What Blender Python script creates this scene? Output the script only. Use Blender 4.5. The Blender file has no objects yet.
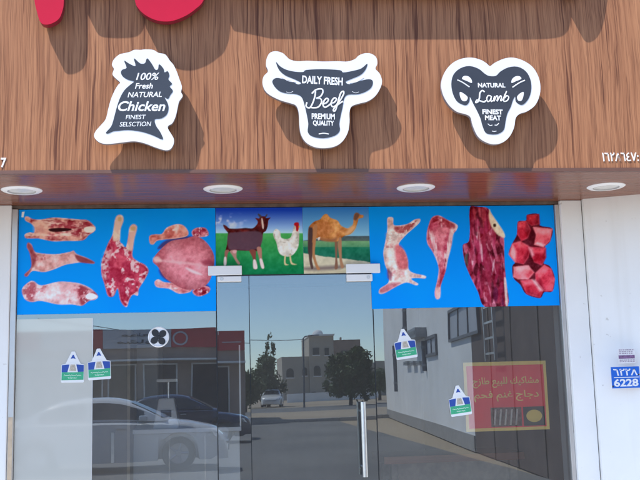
import bpy, math, random
import numpy as np
from mathutils import Vector, Matrix
R = math.radians
C = bpy.context.scene.collection
random.seed(7)

# ------------------------------------------------------------------ camera, sky, sun, exposure
F_PX, PITCH, YAW, ROLL, DIST, EYE = 951.94, .1525, .1041, -.0279, 5.347, 1.55
cp, sp, cy, sy = math.cos(PITCH), math.sin(PITCH), math.cos(YAW), math.sin(YAW)
FW = Vector((sy*cp, cy*cp, sp)); RT = Vector((cy, -sy, 0)); UP = RT.cross(FW)
RT, UP = math.cos(ROLL)*RT+math.sin(ROLL)*UP, -math.sin(ROLL)*RT+math.cos(ROLL)*UP
CAM = Vector((0, -DIST, EYE))
cam_data = bpy.data.cameras.new('camera')
cam_data.sensor_width = 36; cam_data.lens = F_PX/640*36
cam_data.clip_start = .05; cam_data.clip_end = 5000
cam = bpy.data.objects.new('camera', cam_data); C.objects.link(cam)
m4 = Matrix((RT, UP, -FW)).transposed().to_4x4(); m4.translation = CAM
cam.matrix_world = m4
bpy.context.scene.camera = cam

SUN_EL, SUN_AZ = R(60), R(55)                 # azimuth measured from the outward facade normal towards the left
sunv = Vector((-math.sin(SUN_AZ)*math.cos(SUN_EL), -math.cos(SUN_AZ)*math.cos(SUN_EL), math.sin(SUN_EL)))
world = bpy.data.worlds.new('World'); bpy.context.scene.world = world
world.use_nodes = True
wn = world.node_tree
sky = wn.nodes.new('ShaderNodeTexSky'); sky.sky_type = 'NISHITA'; sky.sun_disc = False
sky.sun_elevation = SUN_EL; sky.sun_rotation = math.atan2(sunv.x, sunv.y)
sky.dust_density = .05; sky.air_density = .8; sky.ozone_density = 3.0
bg = wn.nodes['Background']; bg.inputs[1].default_value = .15
wn.links.new(sky.outputs[0], bg.inputs[0])
sd = bpy.data.lights.new('sun', 'SUN'); sd.energy = 3.2; sd.angle = R(.6); sd.color = (1, .95, .87)
sun = bpy.data.objects.new('sun', sd); C.objects.link(sun)
sun.rotation_euler = sunv.to_track_quat('Z', 'Y').to_euler()
sun.location = (-4, -8, 12)
vs = bpy.context.scene.view_settings
bpy.context.scene.display_settings.display_device = 'sRGB'
vs.view_transform = 'Standard'; vs.look = 'None'; vs.gamma = 1; vs.use_curve_mapping = False
vs.exposure = 1.28
cyc = bpy.context.scene.cycles
cyc.use_denoising = True
cyc.max_bounces = 10; cyc.transparent_max_bounces = 16; cyc.glossy_bounces = 4
cyc.sample_clamp_indirect = 6

# ------------------------------------------------------------------ measuring helpers (photo pixel -> place)
def ray(u, v):
    return (FW + RT*((u-320)/F_PX) + UP*((240-v)/F_PX))
def W(u, v, y=0.):
    d = ray(u, v); t = (y-CAM.y)/d.y
    return CAM + d*t
def WZ(u, v, z):
    d = ray(u, v); return CAM + d*((z-CAM.z)/d.z)
def P(X, Y, Z):                                # numpy arrays of places -> pixel
    q = [X-CAM.x, Y-CAM.y, Z-CAM.z]
    dot = lambda a: q[0]*a.x+q[1]*a.y+q[2]*a.z
    w = dot(FW); return 320+F_PX*dot(RT)/w, 240-F_PX*dot(UP)/w
def MR(u, v, depth):                           # a thing mirrored in the glass at that virtual depth
    d = ray(u, v); p = CAM + d*(depth/d.y)
    return Vector((p.x, -p.y, p.z))

# ------------------------------------------------------------------ mesh helpers
class MB:
    def __init__(s): s.v = []; s.f = []; s.m = []
    def add(s, v, f, mi=0):
        b = len(s.v); s.v += [tuple(p) for p in v]
        s.f += [tuple(i+b for i in q) for q in f]; s.m += [mi]*len(f); return s
    def box(s, x0, y0, z0, x1, y1, z1, mi=0):
        v = [(x, y, z) for z in (z0, z1) for y in (y0, y1) for x in (x0, x1)]
        return s.add(v, [(0,2,3,1),(4,5,7,6),(0,1,5,4),(2,6,7,3),(0,4,6,2),(1,3,7,5)], mi)
    def prism(s, pts, y0, y1, mi=0):           # outline in x,z; front face y0 (towards the street), back face y1
        a = sum(pts[i][0]*pts[(i+1) % len(pts)][1]-pts[(i+1) % len(pts)][0]*pts[i][1] for i in range(len(pts)))
        if a < 0: pts = pts[::-1]
        n = len(pts)
        v = [(x, y0, z) for x, z in pts]+[(x, y1, z) for x, z in pts]
        f = [tuple(range(n)), tuple(range(2*n-1, n-1, -1))]
        f += [(i, i+n, (i+1) % n+n, (i+1) % n) for i in range(n)]
        return s.add(v, f, mi)
    def tube(s, pts, r, n=8, mi=0, r2=None, cap=True):
        pts = [Vector(p) for p in pts]; v = []; f = []
        for i, p in enumerate(pts):
            t = (pts[min(i+1, len(pts)-1)]-pts[max(i-1, 0)]).normalized()
            a = t.orthogonal().normalized() if i == 0 else (pa-t*pa.dot(t)).normalized()
            pa = a; b = t.cross(a)
            rr = r if r2 is None else r+(r2-r)*i/(len(pts)-1)
            v += [p+(a*math.cos(2*math.pi*k/n)+b*math.sin(2*math.pi*k/n))*rr for k in range(n)]
        for i in range(len(pts)-1):
            f += [(i*n+k, i*n+(k+1) % n, (i+1)*n+(k+1) % n, (i+1)*n+k) for k in range(n)]
        if cap: f += [tuple(range(n-1, -1, -1)), tuple(range((len(pts)-1)*n, len(pts)*n))]
        return s.add(v, f, mi)
    def lathe(s, prof, c, axis='Z', n=32, mi=0):
        v = []; f = []; k = len(prof)
        for j in range(n):
            a = 2*math.pi*j/n
            for r, h in prof:
                x, y = r*math.cos(a), r*math.sin(a)
                q = (x, y, h) if axis == 'Z' else ((x, h, y) if axis == 'Y' else (h, x, y))
                v.append((q[0]+c[0], q[1]+c[1], q[2]+c[2]))
        for j in range(n):
            j2 = (j+1) % n
            f += [(j*k+i, j2*k+i, j2*k+i+1, j*k+i+1) for i in range(k-1)]
        return s.add(v, f, mi)
    def build(s, name, mats, parent=None, at=None, smooth=False, bevel=0):
        off = Vector(at) if at is not None else Vector((0, 0, 0))
        if parent is not None:
            p = parent
            while p is not None: off = off+p.location; p = p.parent
        me = bpy.data.meshes.new(name)
        me.from_pydata([tuple(Vector(q)-off) for q in s.v], [], s.f)
        for m in (mats if isinstance(mats, (list, tuple)) else [mats]): me.materials.append(m)
        if len(set(s.m)) > 1: me.polygons.foreach_set('material_index', s.m)
        me.validate(); me.update()
        import bmesh
        bm = bmesh.new(); bm.from_mesh(me)
        bmesh.ops.recalc_face_normals(bm, faces=bm.faces)
        bm.to_mesh(me); bm.free()
        if smooth:
            me.polygons.foreach_set('use_smooth', [True]*len(me.polygons))
            me.set_sharp_from_angle(angle=R(40))
        o = bpy.data.objects.new(name, me); C.objects.link(o)
        if parent is not None: o.parent = parent
        if at is not None: o.location = Vector(at)
        if bevel:
            b = o.modifiers.new('bevel', 'BEVEL'); b.width = bevel; b.segments = 2; b.limit_method = 'ANGLE'
        return o
def tag(o, label=None, cat=None, group=None, kind=None):
    if label: o['label'] = label
    if cat: o['category'] = cat
    if group: o['group'] = group
    if kind: o['kind'] = kind
    return o
def thing(name, loc, label, cat, group=None):
    o = bpy.data.objects.new(name, None); C.objects.link(o); o.location = loc
    o.empty_display_size = .1
    return tag(o, label, cat, group)
def copy_tree(o, parent=None):
    c = o.copy(); C.objects.link(c)
    if parent is not None: c.parent = parent
    for ch in list(o.children): copy_tree(ch, c)
    return c
def smooth_loop(pts, n=5):
    out = []; k = len(pts)
    for i in range(k):
        p0, p1, p2, p3 = (np.array(pts[(i+j) % k], float) for j in (-1, 0, 1, 2))
        for t in np.arange(n)/n:
            out.append(tuple(.5*((2*p1)+(p2-p0)*t+(2*p0-5*p1+4*p2-p3)*t*t+(3*p1-p0-3*p2+p3)*t**3)))
    return out
def smooth_line(pts, n=6):
    pts = [np.array(p, float) for p in pts]; q = [2*pts[0]-pts[1]]+pts+[2*pts[-1]-pts[-2]]; out = []
    for i in range(1, len(q)-2):
        p0, p1, p2, p3 = q[i-1:i+3]
        for t in np.arange(n)/n:
            out.append(tuple(.5*((2*p1)+(p2-p0)*t+(2*p0-5*p1+4*p2-p3)*t*t+(3*p1-p0-3*p2+p3)*t**3)))
    out.append(tuple(pts[-1])); return out

# ------------------------------------------------------------------ material helpers
def lin(r, g, b):
    f = lambda c: (c/255/12.92 if c/255 <= .04045 else ((c/255+.055)/1.055)**2.4)
    return (f(r), f(g), f(b), 1)
class NT:
    def __init__(s, name):
        s.m = bpy.data.materials.new(name); s.m.use_nodes = True
        s.t = s.m.node_tree; s.b = s.t.nodes['Principled BSDF']; s.out = s.t.nodes['Material Output']
    def n(s, k, **kw):
        x = s.t.nodes.new('ShaderNode'+k)
        for a, b in kw.items(): setattr(x, a, b)
        return x
    def l(s, a, b): s.t.links.new(a, b)
    def coord(s, scale, kind='Object', rot=(0, 0, 0)):
        c = s.n('TexCoord'); mp = s.n('Mapping'); mp.inputs['Scale'].default_value = scale
        mp.inputs['Rotation'].default_value = rot
        s.l(c.outputs[kind], mp.inputs[0]); return mp.outputs[0]
    def noise(s, vec, scale=1, detail=4, rough=.55, dist=0):
        x = s.n('TexNoise'); s.l(vec, x.inputs['Vector'])
        x.inputs['Scale'].default_value = scale; x.inputs['Detail'].default_value = detail
        x.inputs['Roughness'].default_value = rough; x.inputs['Distortion'].default_value = dist
        return x.outputs['Fac']
    def ramp(s, fac, stops):
        x = s.n('ValToRGB'); s.l(fac, x.inputs[0]); e = x.color_ramp.elements
        while len(e) < len(stops): e.new(.5)
        for q, (p, c) in zip(e, stops):
            q.position = p; q.color = c if len(c) == 4 else (*c, 1)
        return x.outputs[0]
    def mix(s, fac, a, b, mode='MIX'):
        x = s.n('Mix', data_type='RGBA', blend_type=mode)
        if isinstance(fac, (int, float)): x.inputs[0].default_value = fac
        else: s.l(fac, x.inputs[0])
        for q, i in ((a, 6), (b, 7)):
            if isinstance(q, tuple): x.inputs[i].default_value = q if len(q) == 4 else (*q, 1)
            else: s.l(q, x.inputs[i])
        return x.outputs[2]
    def bump(s, h, strength=.3, dist=.005):
        x = s.n('Bump'); x.inputs['Strength'].default_value = strength; x.inputs['Distance'].default_value = dist
        s.l(h, x.inputs['Height']); s.l(x.outputs[0], s.b.inputs['Normal'])
    def col(s, c): s.l(c, s.b.inputs['Base Color'])
    def set(s, rough=.5, metal=0, spec=.5):
        s.b.inputs['Roughness'].default_value = rough; s.b.inputs['Metallic'].default_value = metal
        s.b.inputs['Specular IOR Level'].default_value = spec; return s
g1 = lambda v: (v, v, v, 1)
def plain(name, c, rough=.5, metal=0, var=.12, scale=6, bump=0, spec=.5):
    t = NT(name).set(rough, metal, spec)
    f = t.noise(t.coord((1, 1, 1)), scale, 5, .6)
    a = tuple(max(0, x*(1-var)) for x in c[:3]); b = tuple(min(1, x*(1+var)) for x in c[:3])
    t.col(t.ramp(f, [(.3, a), (.7, b)]))
    if bump: t.bump(t.noise(t.coord((1, 1, 1)), scale*14, 4), bump, .004)
    return t.m
def wood(name, axis, light, mid, dark, rough=.5, gain=1., spec=.5, cut=0.):
    t = NT(name).set(rough, 0, spec)
    along = lambda a, b: (a, 1, b) if axis == 'Z' else (b, a, a)
    warp = t.noise(t.coord(along(2.2, 1.5)), 1, 3)
    c = t.n('TexCoord'); comb = t.n('CombineXYZ'); mu = t.n('Math', operation='MULTIPLY'); mu.inputs[1].default_value = .05
    t.l(warp, mu.inputs[0]); t.l(mu.outputs[0], comb.inputs[0 if axis == 'Z' else 1])
    add = t.n('VectorMath', operation='ADD'); t.l(c.outputs['Object'], add.inputs[0]); t.l(comb.outputs[0], add.inputs[1])
    def nz(a, b, det, rg=.55):
        mp = t.n('Mapping'); mp.inputs['Scale'].default_value = along(a, b); t.l(add.outputs[0], mp.inputs[0])
        return t.noise(mp.outputs[0], 1, det, rg)
    broad = nz(13, .45, 3); mids = nz(46, 1.1, 4, .6); pores = nz(92, 1.9, 4, .55); fine = nz(230, 4, 3); gate = nz(11, .7, 2)
    half = tuple((a+b)/2 for a, b in zip(mid, light)); base = t.ramp(broad, [(.32, half), (.66, light)])
    base = t.mix(t.ramp(mids, [(.38, g1(.8)), (.55, g1(0))]), base, mid)
    sub = t.n('Math', operation='MULTIPLY_ADD'); t.l(gate, sub.inputs[0]); sub.inputs[1].default_value = .42; t.l(pores, sub.inputs[2])
    base = t.mix(t.ramp(sub.outputs[0], [(.535-cut, g1(.85)), (.585-cut, g1(.5)), (.64-cut, g1(0))]), base, dark)
    base = t.mix(t.ramp(fine, [(.36, g1(.5)), (.54, g1(0))]), base, dark)
    t.col(base); t.bump(pores, .15, .002)
    return t.m

M = {}
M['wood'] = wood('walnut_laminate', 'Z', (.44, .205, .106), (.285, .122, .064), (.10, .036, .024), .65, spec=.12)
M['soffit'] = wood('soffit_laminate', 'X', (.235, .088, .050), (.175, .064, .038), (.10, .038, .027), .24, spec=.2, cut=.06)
M['edge'] = plain('fascia_edge', (.14, .065, .045), .5)
def plaster():
    t = NT('white_plaster').set(.8, 0, .3)
    a = t.noise(t.coord((1, 1, 1)), 2.5, 5); st = t.noise(t.coord((9, 9, .5)), 1, 4); sp = t.noise(t.coord((1, 1, 1)), 26, 2)
    c = t.ramp(a, [(.3, (.83, .83, .82)), (.7, (.88, .88, .87))])
    c = t.mix(t.ramp(st, [(.30, g1(.22)), (.46, g1(0))]), c, (.66, .64, .60)); c = t.mix(t.ramp(sp, [(.24, g1(.5)), (.29, g1(0))]), c, (.45, .42, .38))
    t.col(c); t.bump(t.noise(t.coord((1, 1, 1)), 40, 4), .12, .004); return t.m
M['plaster'] = plaster()
M['beam'] = plain('dark_timber', (.13, .095, .075), .6, var=.45, scale=14)
M['alu'] = plain('anodised_aluminium', (.62, .60, .58), .35, .55, .06)
M['sandstrip'] = plain('sand_coloured_strip', (.60, .47, .33), .6, 0, .15, 20)
M['seal'] = plain('black_silicone', (.012, .012, .014), .5)
M['white'] = plain('white_sign_board', (.74, .74, .76), .35, var=.02)
M['return'] = plain('shaded_board_return', (.20, .185, .21), .6)  # shade on the board sides is put into this dark colour
M['ink'] = plain('slate_sign_print', (.037, .039, .048), .35, var=.1)
M['letter'] = plain('white_lettering', (.82, .82, .83), .4, var=.02)
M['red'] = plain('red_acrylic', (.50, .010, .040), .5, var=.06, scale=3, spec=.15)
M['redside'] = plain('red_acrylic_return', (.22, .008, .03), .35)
M['steel'] = plain('brushed_steel', (.66, .66, .66), .28, .9, .08, 30)
M['patch'] = plain('white_coated_metal', (.80, .81, .83), .3, var=.02)
M['dark'] = plain('near_black_plastic', (.02, .02, .022), .45)
M['boxgrey0'] = plain('grey_trim', (.36, .36, .36), .5)
M['lens'] = plain('frosted_lens', (.66, .67, .66), .25, var=.1, scale=30)

def glass():
    t = NT('tinted_glass'); t.t.nodes.remove(t.b)
    tr = t.n('BsdfTransparent'); tr.inputs[0].default_value = (.985, .99, .985, 1)
    gl = t.n('BsdfGlossy'); gl.inputs['Roughness'].default_value = .004; gl.inputs[0].default_value = (.84, .93, 1, 1)
    bp = t.n('Bump'); bp.inputs['Strength'].default_value = .05; bp.inputs['Distance'].default_value = .01
    t.l(t.noise(t.coord((1, 1, 1)), 1.7, 1), bp.inputs['Height']); t.l(bp.outputs[0], gl.inputs['Normal'])
    fr = t.n('Fresnel'); fr.inputs[0].default_value = 1.5
    ma = t.n('Math', operation='MULTIPLY_ADD'); t.l(fr.outputs[0], ma.inputs[0]); ma.inputs[1].default_value = .8; ma.inputs[2].default_value = GLASS_R
    mx = t.n('MixShader'); t.l(ma.outputs[0], mx.inputs[0]); t.l(tr.outputs[0], mx.inputs[1]); t.l(gl.outputs[0], mx.inputs[2])
    df = t.n('BsdfDiffuse'); df.inputs[0].default_value = (.55, .54, .52, 1)      # a film of street dust
    m2 = t.n('MixShader'); dst = t.ramp(t.noise(t.coord((1, 1, .6)), 2.2, 6, .65), [(.3, g1(.04)), (.75, g1(.085))])
    t.l(dst, m2.inputs[0]); t.l(mx.outputs[0], m2.inputs[1]); t.l(df.outputs[0], m2.inputs[2])
    t.l(m2.outputs[0], t.out.inputs[0]); return t.m
GLASS_R = .165
M['glass'] = glass()
def backglass():
    t = NT('glass_rear_face'); t.t.nodes.remove(t.b)
    tr = t.n('BsdfTransparent'); tr.inputs[0].default_value = (.97, .98, .98, 1)
    t.l(tr.outputs[0], t.out.inputs[0]); return t.m
M['glass_back'] = backglass()
def printed():
    t = NT('printed_film').set(.5, 0, .08)
    a = t.n('VertexColor'); a.layer_name = 'print'; t.col(a.outputs[0]); return t.m
M['print'] = printed()

# ------------------------------------------------------------------ writing
AR = {'م': 0xFEE1, 'ش': 0xFEB5, 'ك': 0xFED9, 'ي': 0xFEF1, 'ل': 0xFEDD, 'ب': 0xFE8F, 'ع': 0xFEC9, 'ط': 0xFEC1, 'ج': 0xFE9D, 'غ': 0xFECD,
      'ن': 0xFEE5, 'ف': 0xFED1, 'ح': 0xFEA1, 'س': 0xFEB1, 'ت': 0xFE95}
AR2 = {'ا': 0xFE8D, 'ز': 0xFEAF, 'د': 0xFEA9, 'و': 0xFEED, 'ر': 0xFEAD}
def arabic(s):
    out = []
    for w in s.split(' '):
        g = []
        for i, ch in enumerate(w):
            pj = i > 0 and w[i-1] in AR; nj = i < len(w)-1 and ch in AR
            if ch in AR: g.append(chr(AR[ch]+(3 if pj and nj else 2 if nj else 1 if pj else 0)))
            elif ch in AR2: g.append(chr(AR2[ch]+(1 if pj else 0)))
            else: g.append(ch)
        out.append(''.join(g[::-1]))
    return ' '.join(out[::-1])
def text_mesh(s, h, width=None, depth=.002, fat=0., shear=0.):
    """letter outlines, centred at 0, in the x-z plane, front towards -y"""
    c = bpy.data.curves.new('lettering', 'FONT'); c.body = s; c.align_x = 'LEFT'
    c.extrude = .5; c.offset = fat; c.shear = shear; c.resolution_u = 4
    o = bpy.data.objects.new('lettering', c); C.objects.link(o); bpy.context.view_layer.update()
    me = bpy.data.meshes.new_from_object(o.evaluated_get(bpy.context.evaluated_depsgraph_get()))
    v = np.array([tuple(q.co) for q in me.vertices]); f = [tuple(p.vertices) for p in me.polygons]
    bpy.data.objects.remove(o); bpy.data.meshes.remove(me)
    lo, hi = v.min(0), v.max(0); k = h/(hi[1]-lo[1]); kx = k if width is None else width/(hi[0]-lo[0])
    x = (v[:, 0]-(lo[0]+hi[0])/2)*kx; z = (v[:, 1]-(lo[1]+hi[1])/2)*k; y = -v[:, 2]*depth
    return list(zip(x, y, z)), f
def put_text(mb, s, at, h, width=None, depth=.003, fat=0., shear=0., rot=0., mi=0):
    v, f = text_mesh(s, h, width, depth, fat, shear); c, n = math.cos(rot), math.sin(rot)
    return mb.add([(at[0]+x*c-z*n, at[1]+y, at[2]+x*n+z*c) for x, y, z in v], f, mi)

# ================================================================== THE SETTING
SOF_Z, SOF_D = 2.589, .818
GLZ_T, FILM_B, DOOR_T = 2.567, 1.982, W(295, 275.2).z
X_FL = W(19, 210).x; X_D0 = W(217.2, 380).x; X_D1 = W(375.5, 380).x; X_FR = W(553.3, 207).x; X_PR = W(557.5, 203).x
X_WR = W(579, 203).x; X_MID = W(250.5, 380).x; X_PL = W(12.6, 210).x

def sheet(name, x0, y0, x1, y1, z, mat, th=.02):
    return tag(MB().box(x0, y0, z-th, x1, y1, z).build(name, mat), kind='structure')
def asphalt():
    t = NT('grey_asphalt').set(.85)
    a = t.noise(t.coord((1, 1, 1)), .25, 5); b = t.noise(t.coord((1, 1, 1)), 60, 3)
    c = t.mix(t.ramp(b, [(.3, g1(.0)), (.7, g1(.5))]), t.ramp(a, [(.3, (.10, .10, .10)), (.7, (.17, .165, .155))]), (.2, .195, .185))
    t.col(c); t.bump(b, .4, .006); return t.m
def sand():
    t = NT('sandy_ground').set(.95)
    a = t.noise(t.coord((1, 1, 1)), .08, 6); b = t.noise(t.coord((1, 1, 1)), 9, 4)
    t.col(t.mix(t.ramp(b, [(.3, g1(0)), (.8, g1(.5))]), t.ramp(a, [(.3, (.30, .24, .165)), (.7, (.42, .34, .24))]), (.26, .21, .15)))
    t.bump(b, .5, .02); return t.m
def paving():
    t = NT('pale_paving').set(.8)
    br = t.n('TexBrick'); t.l(t.coord((2.5, 2.5, 2.5)), br.inputs[0]); br.offset = 0; br.inputs['Brick Width'].default_value = 1; br.inputs['Row Height'].default_value = 1
    br.inputs['Mortar Size'].default_value = .012
    br.inputs['Color1'].default_value = (.60, .565, .50, 1); br.inputs['Color2'].default_value = (.55, .52, .46, 1); br.inputs['Mortar'].default_value = (.24, .23, .21, 1)
    t.col(br.outputs[0]); return t.m
M['asphalt'], M['sand'], M['paving'] = asphalt(), sand(), paving()
M['kerb'] = plain('concrete_kerb', (.34, .33, .31), .85, var=.15, bump=.3)
sheet('ground', -1500, -1500, 1500, 800, -.03, M['sand'], .5)
sheet('parking_lot', -60, -38.0, 5.1, -3.2, 0, M['asphalt'])
sheet('pavement', -40, -3.2, 40, .0, .12, M['paving'], .2)
sheet('road', -200, -72, 200, -56, -.012, M['asphalt'])
kb = MB()
for i in range(60): kb.box(1.2+i*1.0, -38.32, -.1, 2.19+i*1.0, -38.0, .14)
tag(kb.build('kerb', M['kerb'], bevel=.02), kind='structure')
sheet('verge', 1.2, -56, 90, -38.32, .03, M['sand'], .1)

# ------------------------------------------------------------------ the butcher's shop
shop = thing('shop_building', (0, 0, 0), 'butcher shop front with walnut wood fascia, glossy soffit, white piers and glass front', 'shop')
bx0, bx1, top = -7.5, 9.5, 4.9
fascia = MB().box(bx0, -SOF_D, SOF_Z+.012, bx1, -SOF_D+.03, top).build('fascia', M['wood'], shop)
MB().box(bx0, -SOF_D-.003, SOF_Z-.004, bx1, -SOF_D+.03, SOF_Z+.012).build('edge_trim', M['edge'], fascia)
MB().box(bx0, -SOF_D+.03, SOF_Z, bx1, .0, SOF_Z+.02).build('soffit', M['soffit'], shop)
MB().box(bx0, -SOF_D+.03, top-.03, bx1, 5.6, top).build('roof', M['plaster'], shop)
MB().box(X_PL, -.012, GLZ_T+.004, X_PR, .08, SOF_Z-.001).build('header_beam', M['beam'], shop)
MB().box(bx0, .0, SOF_Z, bx1, .1, top-.03).build('upper_wall', M['plaster'], shop)
# piers and walls
MB().box(bx0, -.03, .0, X_PL, .2, SOF_Z).build('pier', M['plaster'], shop, bevel=.006)
MB().box(X_PR, -.045, .0, X_WR-.004, .2, SOF_Z).build('pier', M['plaster'], shop, bevel=.006)
xs = W(616, 199, -.07).x
wl = MB()
a, b = W(616, 201, -.07).x, W(626, 193, -.21).x
pl = [(X_WR, -.07), (b+.12, -.21), (bx1, -.21), (bx1, .2), (X_WR, .2)]
n = len(pl)
wl.add([(x, y, 0) for x, y in pl]+[(x, y, SOF_Z) for x, y in pl], [tuple(range(n)), tuple(range(2*n-1, n-1, -1))]+[(i, (i+1) % n, (i+1) % n+n, i+n) for i in range(n)])
wl.build('side_wall', M['plaster'], shop)
MB().box(X_WR-.004, -.035, 0, X_WR, .19, SOF_Z).build('joint', M['beam'], shop)
# room behind the glass
M['room'] = plain('brown_grey_room_paint', (.36, .33, .30), .8, var=.1, scale=2)
M['roomdark'] = plain('dark_brown_panelling', (.13, .088, .07), .6, var=.2, scale=3)
M['tile'] = plain('room_floor_tile', (.30, .28, .26), .4)
rx0, rx1, ry = X_PL-.1, X_PR+.1, 4.6
MB().box(rx0, .2, .08, rx1, ry, .13).build('room_floor', M['tile'], shop)
MB().box(rx0-.1, .2, .08, rx0, ry, SOF_Z).build('room_wall', M['room'], shop)
MB().box(rx1, .2, .08, rx1+.1, ry, SOF_Z).build('room_wall', M['roomdark'], shop)
MB().box(rx0-.1, ry, .08, rx1+.1, ry+.1, SOF_Z).build('room_wall', M['roomdark'], shop)
MB().box(rx0, .1, SOF_Z+.03, rx1, ry, SOF_Z+.08).build('room_ceiling', M['room'], shop)
MB().box(bx0, 5.5, 0, bx1, 5.6, top-.03).build('rear_wall', M['plaster'], shop)
MB().box(bx0, .2, 0, bx0+.1, 5.5, top-.03).build('end_wall', M['plaster'], shop)
MB().box(bx1-.1, .2, 0, bx1, 5.5, top-.03).build('end_wall', M['plaster'], shop)

def pane(parent, x0, z0, x1, z1, tilt=(0, 0)):
    """a sheet of 8 mm glass, each hung a hair out of true as real panes are"""
    cx, cz = (x0+x1)/2, (z0+z1)/2
    o = MB()
    o.add([(x0, 0, z0), (x1, 0, z0), (x1, 0, z1), (x0, 0, z1)], [(0, 1, 2, 3)], 0)
    o.add([(x0, .008, z0), (x1, .008, z0), (x1, .008, z1), (x0, .008, z1)], [(3, 2, 1, 0)], 1)
    ob = o.build('pane', [M['glass'], M['glass_back']], parent, at=None)
    me = ob.data
    for q in me.vertices: q.co.y += (q.co.x-cx)*tilt[0]+(q.co.z-cz)*tilt[1]
    return ob
zb = .16
def frame_bar(parent, x0, z0, x1, z1, m='alu', name='frame', y0=-.02, y1=.05):
    return MB().box(x0, y0, z0, x1, y1, z1).build(name, M[m], parent, bevel=.002)
e = .003
wroot = shop
f1 = frame_bar(shop, X_PL+.002, .12, X_FL-.002, GLZ_T, name='window_frame')
zt = W(14, 417).z
MB().box(X_PL+.006, -.0225, .12, X_FL-.006, -.0205, zt).build('lower_strip', M['sandstrip'], f1)  # sand-coloured strip over the lower part of the left frame
frame_bar(shop, X_FR+.002, .12, X_PR-.002, GLZ_T, name='window_frame')
w1 = MB().box(X_FL, -.01, .12, X_D0-e, .04, zb).build('window_sill', M['alu'], shop); pane(w1, X_FL, zb, X_D0-e, GLZ_T, (.0002, .0))
w2 = MB().box(X_D0+e, -.01, .12, X_MID-.002, .04, zb).build('window_sill', M['alu'], shop); pane(w2, X_D0+e, zb, X_MID-.002, DOOR_T, (-.0010, .0022))
door = MB().box(X_MID+.004, -.012, .135, X_D1-e, .022, .24).build('door', M['steel'], shop, bevel=.003)
tag(door, 'frameless tinted glass door with white corner fittings and a steel pull bar')
pane(door, X_MID+.002, .24, X_D1-e, DOOR_T, (.0003, .0004))
w3 = MB().box(X_D1+e, -.01, .12, X_FR, .04, zb).build('window_sill', M['alu'], shop); pane(w3, X_D1+e, zb, X_FR, GLZ_T, (.0008, -.0003))
w4 = MB().box(X_D0+e, -.004, DOOR_T+.001, X_D1-e, .012, DOOR_T+.007).build('transom_joint', M['seal'], shop); pane(w4, X_D0+e, DOOR_T+.007, X_D1-e, GLZ_T)
for x, w, zt_ in ((X_D0, e, GLZ_T), (X_D1, e, GLZ_T), (X_MID, .002, DOOR_T)):
    MB().box(x-w+.0003, -.001, .12, x+w-.0003, .011, zt_).build('glazing_joint', M['seal'], shop)
# corner patch fittings and pull handle
for (u0, v0, u1, v1, inner) in ((208, 266, 242, 281.5, (217.5, 274.5, 241.5)), (346, 264, 380.5, 281, (346.5, 272.5, 372.5))):
    p0, p1 = W(u0, v0, -.02), W(u1, v1, -.02)
    pf = MB().box(p0.x, -.026, DOOR_T+.004, p1.x, .03, p0.z).build('patch_fitting', M['patch'], door, bevel=.003)
    q0, q1 = W(inner[0], inner[1], -.02), W(inner[2], v1, -.02)
    pf2 = MB().box(q0.x, -.026, q1.z, q1.x, .03, DOOR_T-.003).build('patch_fitting', M['patch'], door, bevel=.003)
    kx = q0.x+.012 if u0 < 300 else q1.x-.035
    MB().lathe([(0, -.0285), (.009, -.0285), (.010, -.026)], (kx+.011, 0, (q1.z+DOOR_T)/2), 'Y', 14).build('cover_cap', M['alu'], pf2)
h0, h1 = W(363, 402, -.075), W(364.5, 477, -.075)
hd = MB().tube([(h0.x, -.075, h1.z), (h0.x, -.075, h0.z)], .0155, 14).build('handle', M['steel'], door, smooth=True)
for z in (h0.z-.05, h1.z+.05): MB().tube([(h0.x, -.07, z), (h0.x, -.001, z)], .008, 10).build('handle_post', M['steel'], hd, smooth=True)

# downlights in the soffit
def downlight(loc, label):
    t = thing('downlight', loc, label, 'downlight', 'downlights set in the soffit')
    x, y, z = loc; c = (x, y, z)
    MB().lathe([(.066, .001), (.066, -.004), (.072, -.009), (.092, -.008), (.103, -.002), (.103, .001)], c).build('rim', M['patch'], t, smooth=True)
    MB().lathe([(.0655, -.0045), (.0685, -.0068), (.0705, -.0082), (.0712, -.0090)], c).build('trim_gap', M['boxgrey0'], t)
    MB().lathe([(0, -.0025), (.040, -.0028), (.066, -.002)], c).build('lens', M['lens'], t)
    return t
for u, lb in ((18, 'white round downlight at the far left of the soffit, above the left pier'), (223, 'white round downlight above the goat and hen picture'),
              (417, 'white round downlight above the hanging lamb carcass picture'), (606, 'white round downlight above the white wall on the right')):
    downlight((WZ(u, 186.3, SOF_Z).x, -.425, SOF_Z), lb)

# ------------------------------------------------------------------ signs on the fascia
SIGN_Y = -SOF_D-.072                          # front of the boards; they stand off the cladding on spacers
def crop(x0, y0, k): return lambda pts: [(x0+a/k, y0+b/k) for a, b in pts]
def on(pts, y): return [(W(u, v, y).x, W(u, v, y).z) for u, v in pts]
def sign(name, label, cx, cv, tr, back, face, holes=()):
    c = W(cx, cv, SIGN_Y)
    t = thing(name, (c.x, -SOF_D, c.z), label, 'sign', 'animal head signs on the wood fascia')
    bk = MB().prism(on(smooth_loop(tr(back), 4), SIGN_Y), SIGN_Y, SIGN_Y+.005).build('backing_board', M['white'], t)
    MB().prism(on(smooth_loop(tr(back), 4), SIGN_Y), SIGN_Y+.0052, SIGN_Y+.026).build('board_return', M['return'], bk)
    for du, dv in ((-14, 0), (14, 4)):
        q = W(cx+du, cv+dv, SIGN_Y); MB().tube([(q.x, SIGN_Y+.02, q.z), (q.x, -SOF_D, q.z)], .012, 10).build('spacer', M['steel'], bk)
    em = MB().prism(on(smooth_loop(tr(face), 3), SIGN_Y), SIGN_Y-.0014, SIGN_Y+.001).build('emblem', M['ink'], t)
    return t, em
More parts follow.
